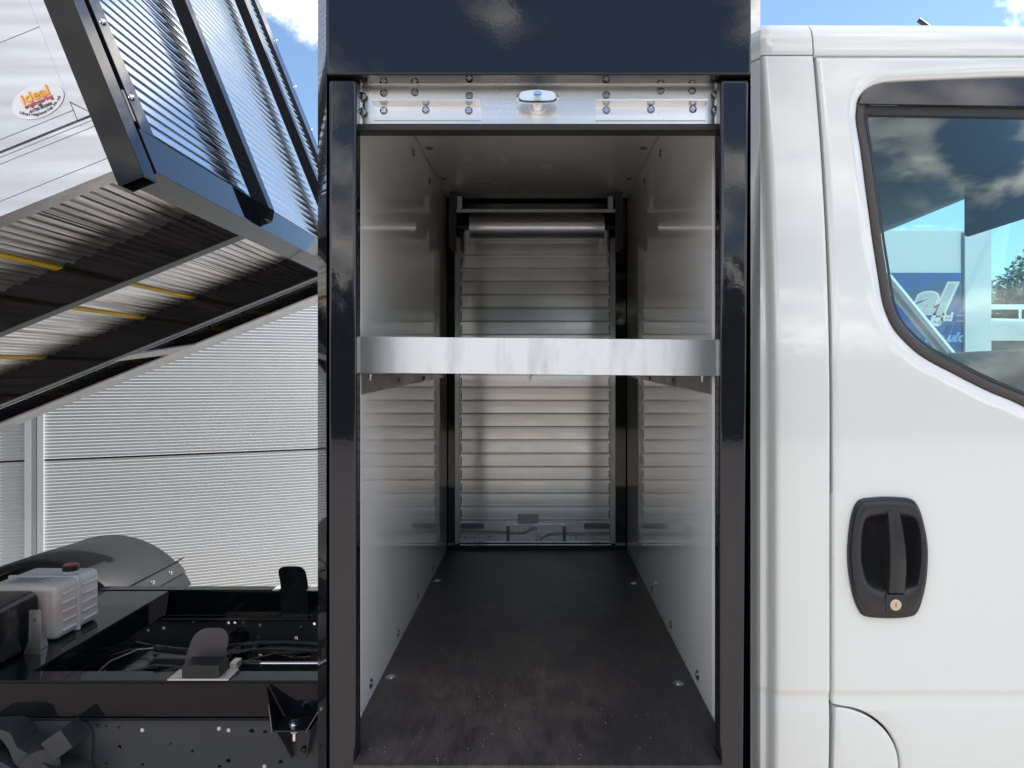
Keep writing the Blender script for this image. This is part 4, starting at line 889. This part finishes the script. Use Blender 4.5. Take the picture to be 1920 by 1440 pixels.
sgn_txt('al', 1741, 586, 56, 'sign_line', shear=.35, bold=.035, sx=1.28)
sgn_txt('al', 1741, 586, 56, 'sign_silver', Y=8.972, shear=.35, bold=.012, sx=1.28)
sgn_txt('ls', 1752, 610, 22, 'sign_line', shear=.3, bold=.01, sx=1.3)
sgn_txt('ltd', 1774, 601, 15, 'sign_line', shear=.2, bold=.008)
sgn_txt('EST 2010', 1774, 608, 6, 'sign_cyan')
sgn_txt('.co.uk', 1768, 640, 17, 'sign_cyan', shear=.3, bold=.008, sx=1.2)
s = MB(); s.box(*(PX(1792, 592, 8.98)[0], PX(1806, 592, 8.98)[0]), 8.975, 8.984, PX(0, 593, 8.98)[2], PX(0, 590, 8.98)[2]); s.box(*(PX(1792, 592, 8.98)[0], PX(1806, 592, 8.98)[0]), 8.975, 8.984, PX(0, 603, 8.98)[2], PX(0, 601, 8.98)[2]); s.build('stripe', 'sign_cyan', bt_)
for x in (2.6, 3.5):
    s = MB(); s.lathe((x, 9.02, -H+.36), (0, 1, 0), [(.18, 0), (.34, 0), (.36, .03), (.36, .2), (.34, .23)], 32); ww = s.build('wheel', 'tyre', bt_)
    s = MB(); s.lathe((x, 9.01, -H+.36), (0, 1, 0), [(.178, 0), (.1, .05), (.03, .02)], 24); s.build('rim', 'alu_grey', ww)
# white van further back
van = thing('white_van', 'white panel van parked beside the box trailer with a light bar on its roof', 'van', (8.6, 12.2, -H))
s = MB(); s.prism([(6.1, -1.32), (11.2, -1.32), (11.35, -.95), (11.2, -.45), (10.3, -.20), (9.55, .66), (9.2, .80), (6.3, .86), (6.1, .70)], 'y', 11.3, 13.2); vb = s.build('body', 'white_paint', van, bevel=.08, seg=3)
s = MB(); s.prism([(8.55, -.10), (8.55, .52), (9.45, .52), (10.05, -.10)], 'y', 11.29, 11.298); s.prism([(6.5, .02), (6.5, .50), (8.35, .50), (8.35, .02)], 'y', 11.29, 11.298); s.build('window', 'band', van)
s = MB(); s.prism([(8.0, .10), (8.05, .42), (8.28, .42), (8.32, .10)], 'y', 11.27, 11.288); s.box(6.6, 7.8, 11.7, 11.82, 1.02, 1.09); s.cyl((6.8, 11.76, .84), (6.8, 11.76, 1.02), .02); s.cyl((7.6, 11.76, .84), (7.6, 11.76, 1.02), .02); s.build('light_bar', 'sign_line', van)
for x in (7.0, 10.2):
    s = MB(); s.lathe((x, 11.28, -H+.34), (0, 1, 0), [(.18, 0), (.32, 0), (.34, .03), (.34, .2)], 32); ww = s.build('wheel', 'tyre', van)
    s = MB(); s.lathe((x, 11.27, -H+.34), (0, 1, 0), [(.178, 0), (.1, .04), (.03, .02)], 24); s.build('rim', 'alu_grey', ww)

# trees
def leaf_cloud(clusters, per, size, rnd):
    vs = []; fs = []
    for (cx_, cy_, cz_, r) in clusters:
        for _ in range(per):
            d = Vector((rnd.gauss(0, 1), rnd.gauss(0, 1), rnd.gauss(0, 1))).normalized()*r*rnd.uniform(.55, 1.08); p = Vector((cx_, cy_, cz_))+d
            a = Vector((rnd.gauss(0, 1), rnd.gauss(0, 1), rnd.gauss(0, 1))).normalized(); b = a.orthogonal().normalized(); q = size*rnd.uniform(.6, 1.4)
            k = len(vs); vs += [tuple(p-a*q), tuple(p+b*q*.5), tuple(p+a*q), tuple(p-b*q*.5)]; fs.append((k, k+1, k+2, k+3))
    return vs, fs
def tree(x, y, h, r, label, seed, m='leaf'):
    rnd = random.Random(seed); t = thing('broadleaf_tree', label, 'tree', (x, y, -H), 'trees beyond the yard'); z0 = -H
    s = MB(); s.tube([(x, y, z0-.1), (x+.1, y, z0+h*.3), (x-.05, y, z0+h*.6), (x, y, z0+h*.8)], .2, 10, rf=lambda k: .22-.055*k)
    for j in range(6):
        a = j*1.05; s.tube([(x, y, z0+h*(.3+.06*j)), (x+math.cos(a)*r*.4, y+math.sin(a)*r*.4, z0+h*(.45+.06*j)), (x+math.cos(a)*r*.75, y+math.sin(a)*r*.75, z0+h*(.55+.05*j))], .06, 6, rf=lambda k: .08-.03*k)
    s.build('trunk', 'bark', t)
    cl = []
    for _ in range(46):
        d = Vector((rnd.gauss(0, 1), rnd.gauss(0, 1), rnd.gauss(0, .9))).normalized()*rnd.uniform(.35, 1)
        cl.append((x+d.x*r*.85, y+d.y*r*.85, z0+h*.60+d.z*h*.34, r*rnd.uniform(.16, .30)))
    vs, fs = leaf_cloud(cl, 620, .095, rnd); s = MB(); s.add(vs, fs); s.build('crown', m, t, recalc=False)
tree(17.2, 25.5, 6.4, 2.9, 'nearest bushy dark green tree behind the white van', 3)
tree(21.8, 29.0, 8.0, 3.4, 'taller broad green tree further right beyond the yard', 5, 'leaf_dark')
# hedge across the yard, behind the viewer: shows as the dark band in the gloss paint and glass
rnd = random.Random(11); cl = []
for k in range(150): cl.append((-30+60*k/150+rnd.uniform(-.5, .5), -15-rnd.uniform(0, 3), -H+rnd.uniform(.6, 3.6), rnd.uniform(.8, 1.3)))
vs, fs = leaf_cloud(cl, 120, .22, rnd); s = MB(); s.add(vs, fs); s.mi = 0; s.box(-30, 30, -18, -16.4, -H, -H+3.2)
o = s.build('hedge', 'leaf_dark', recalc=False); o['kind'] = 'stuff'; o['label'] = 'long dark hedge on the far side of the yard'
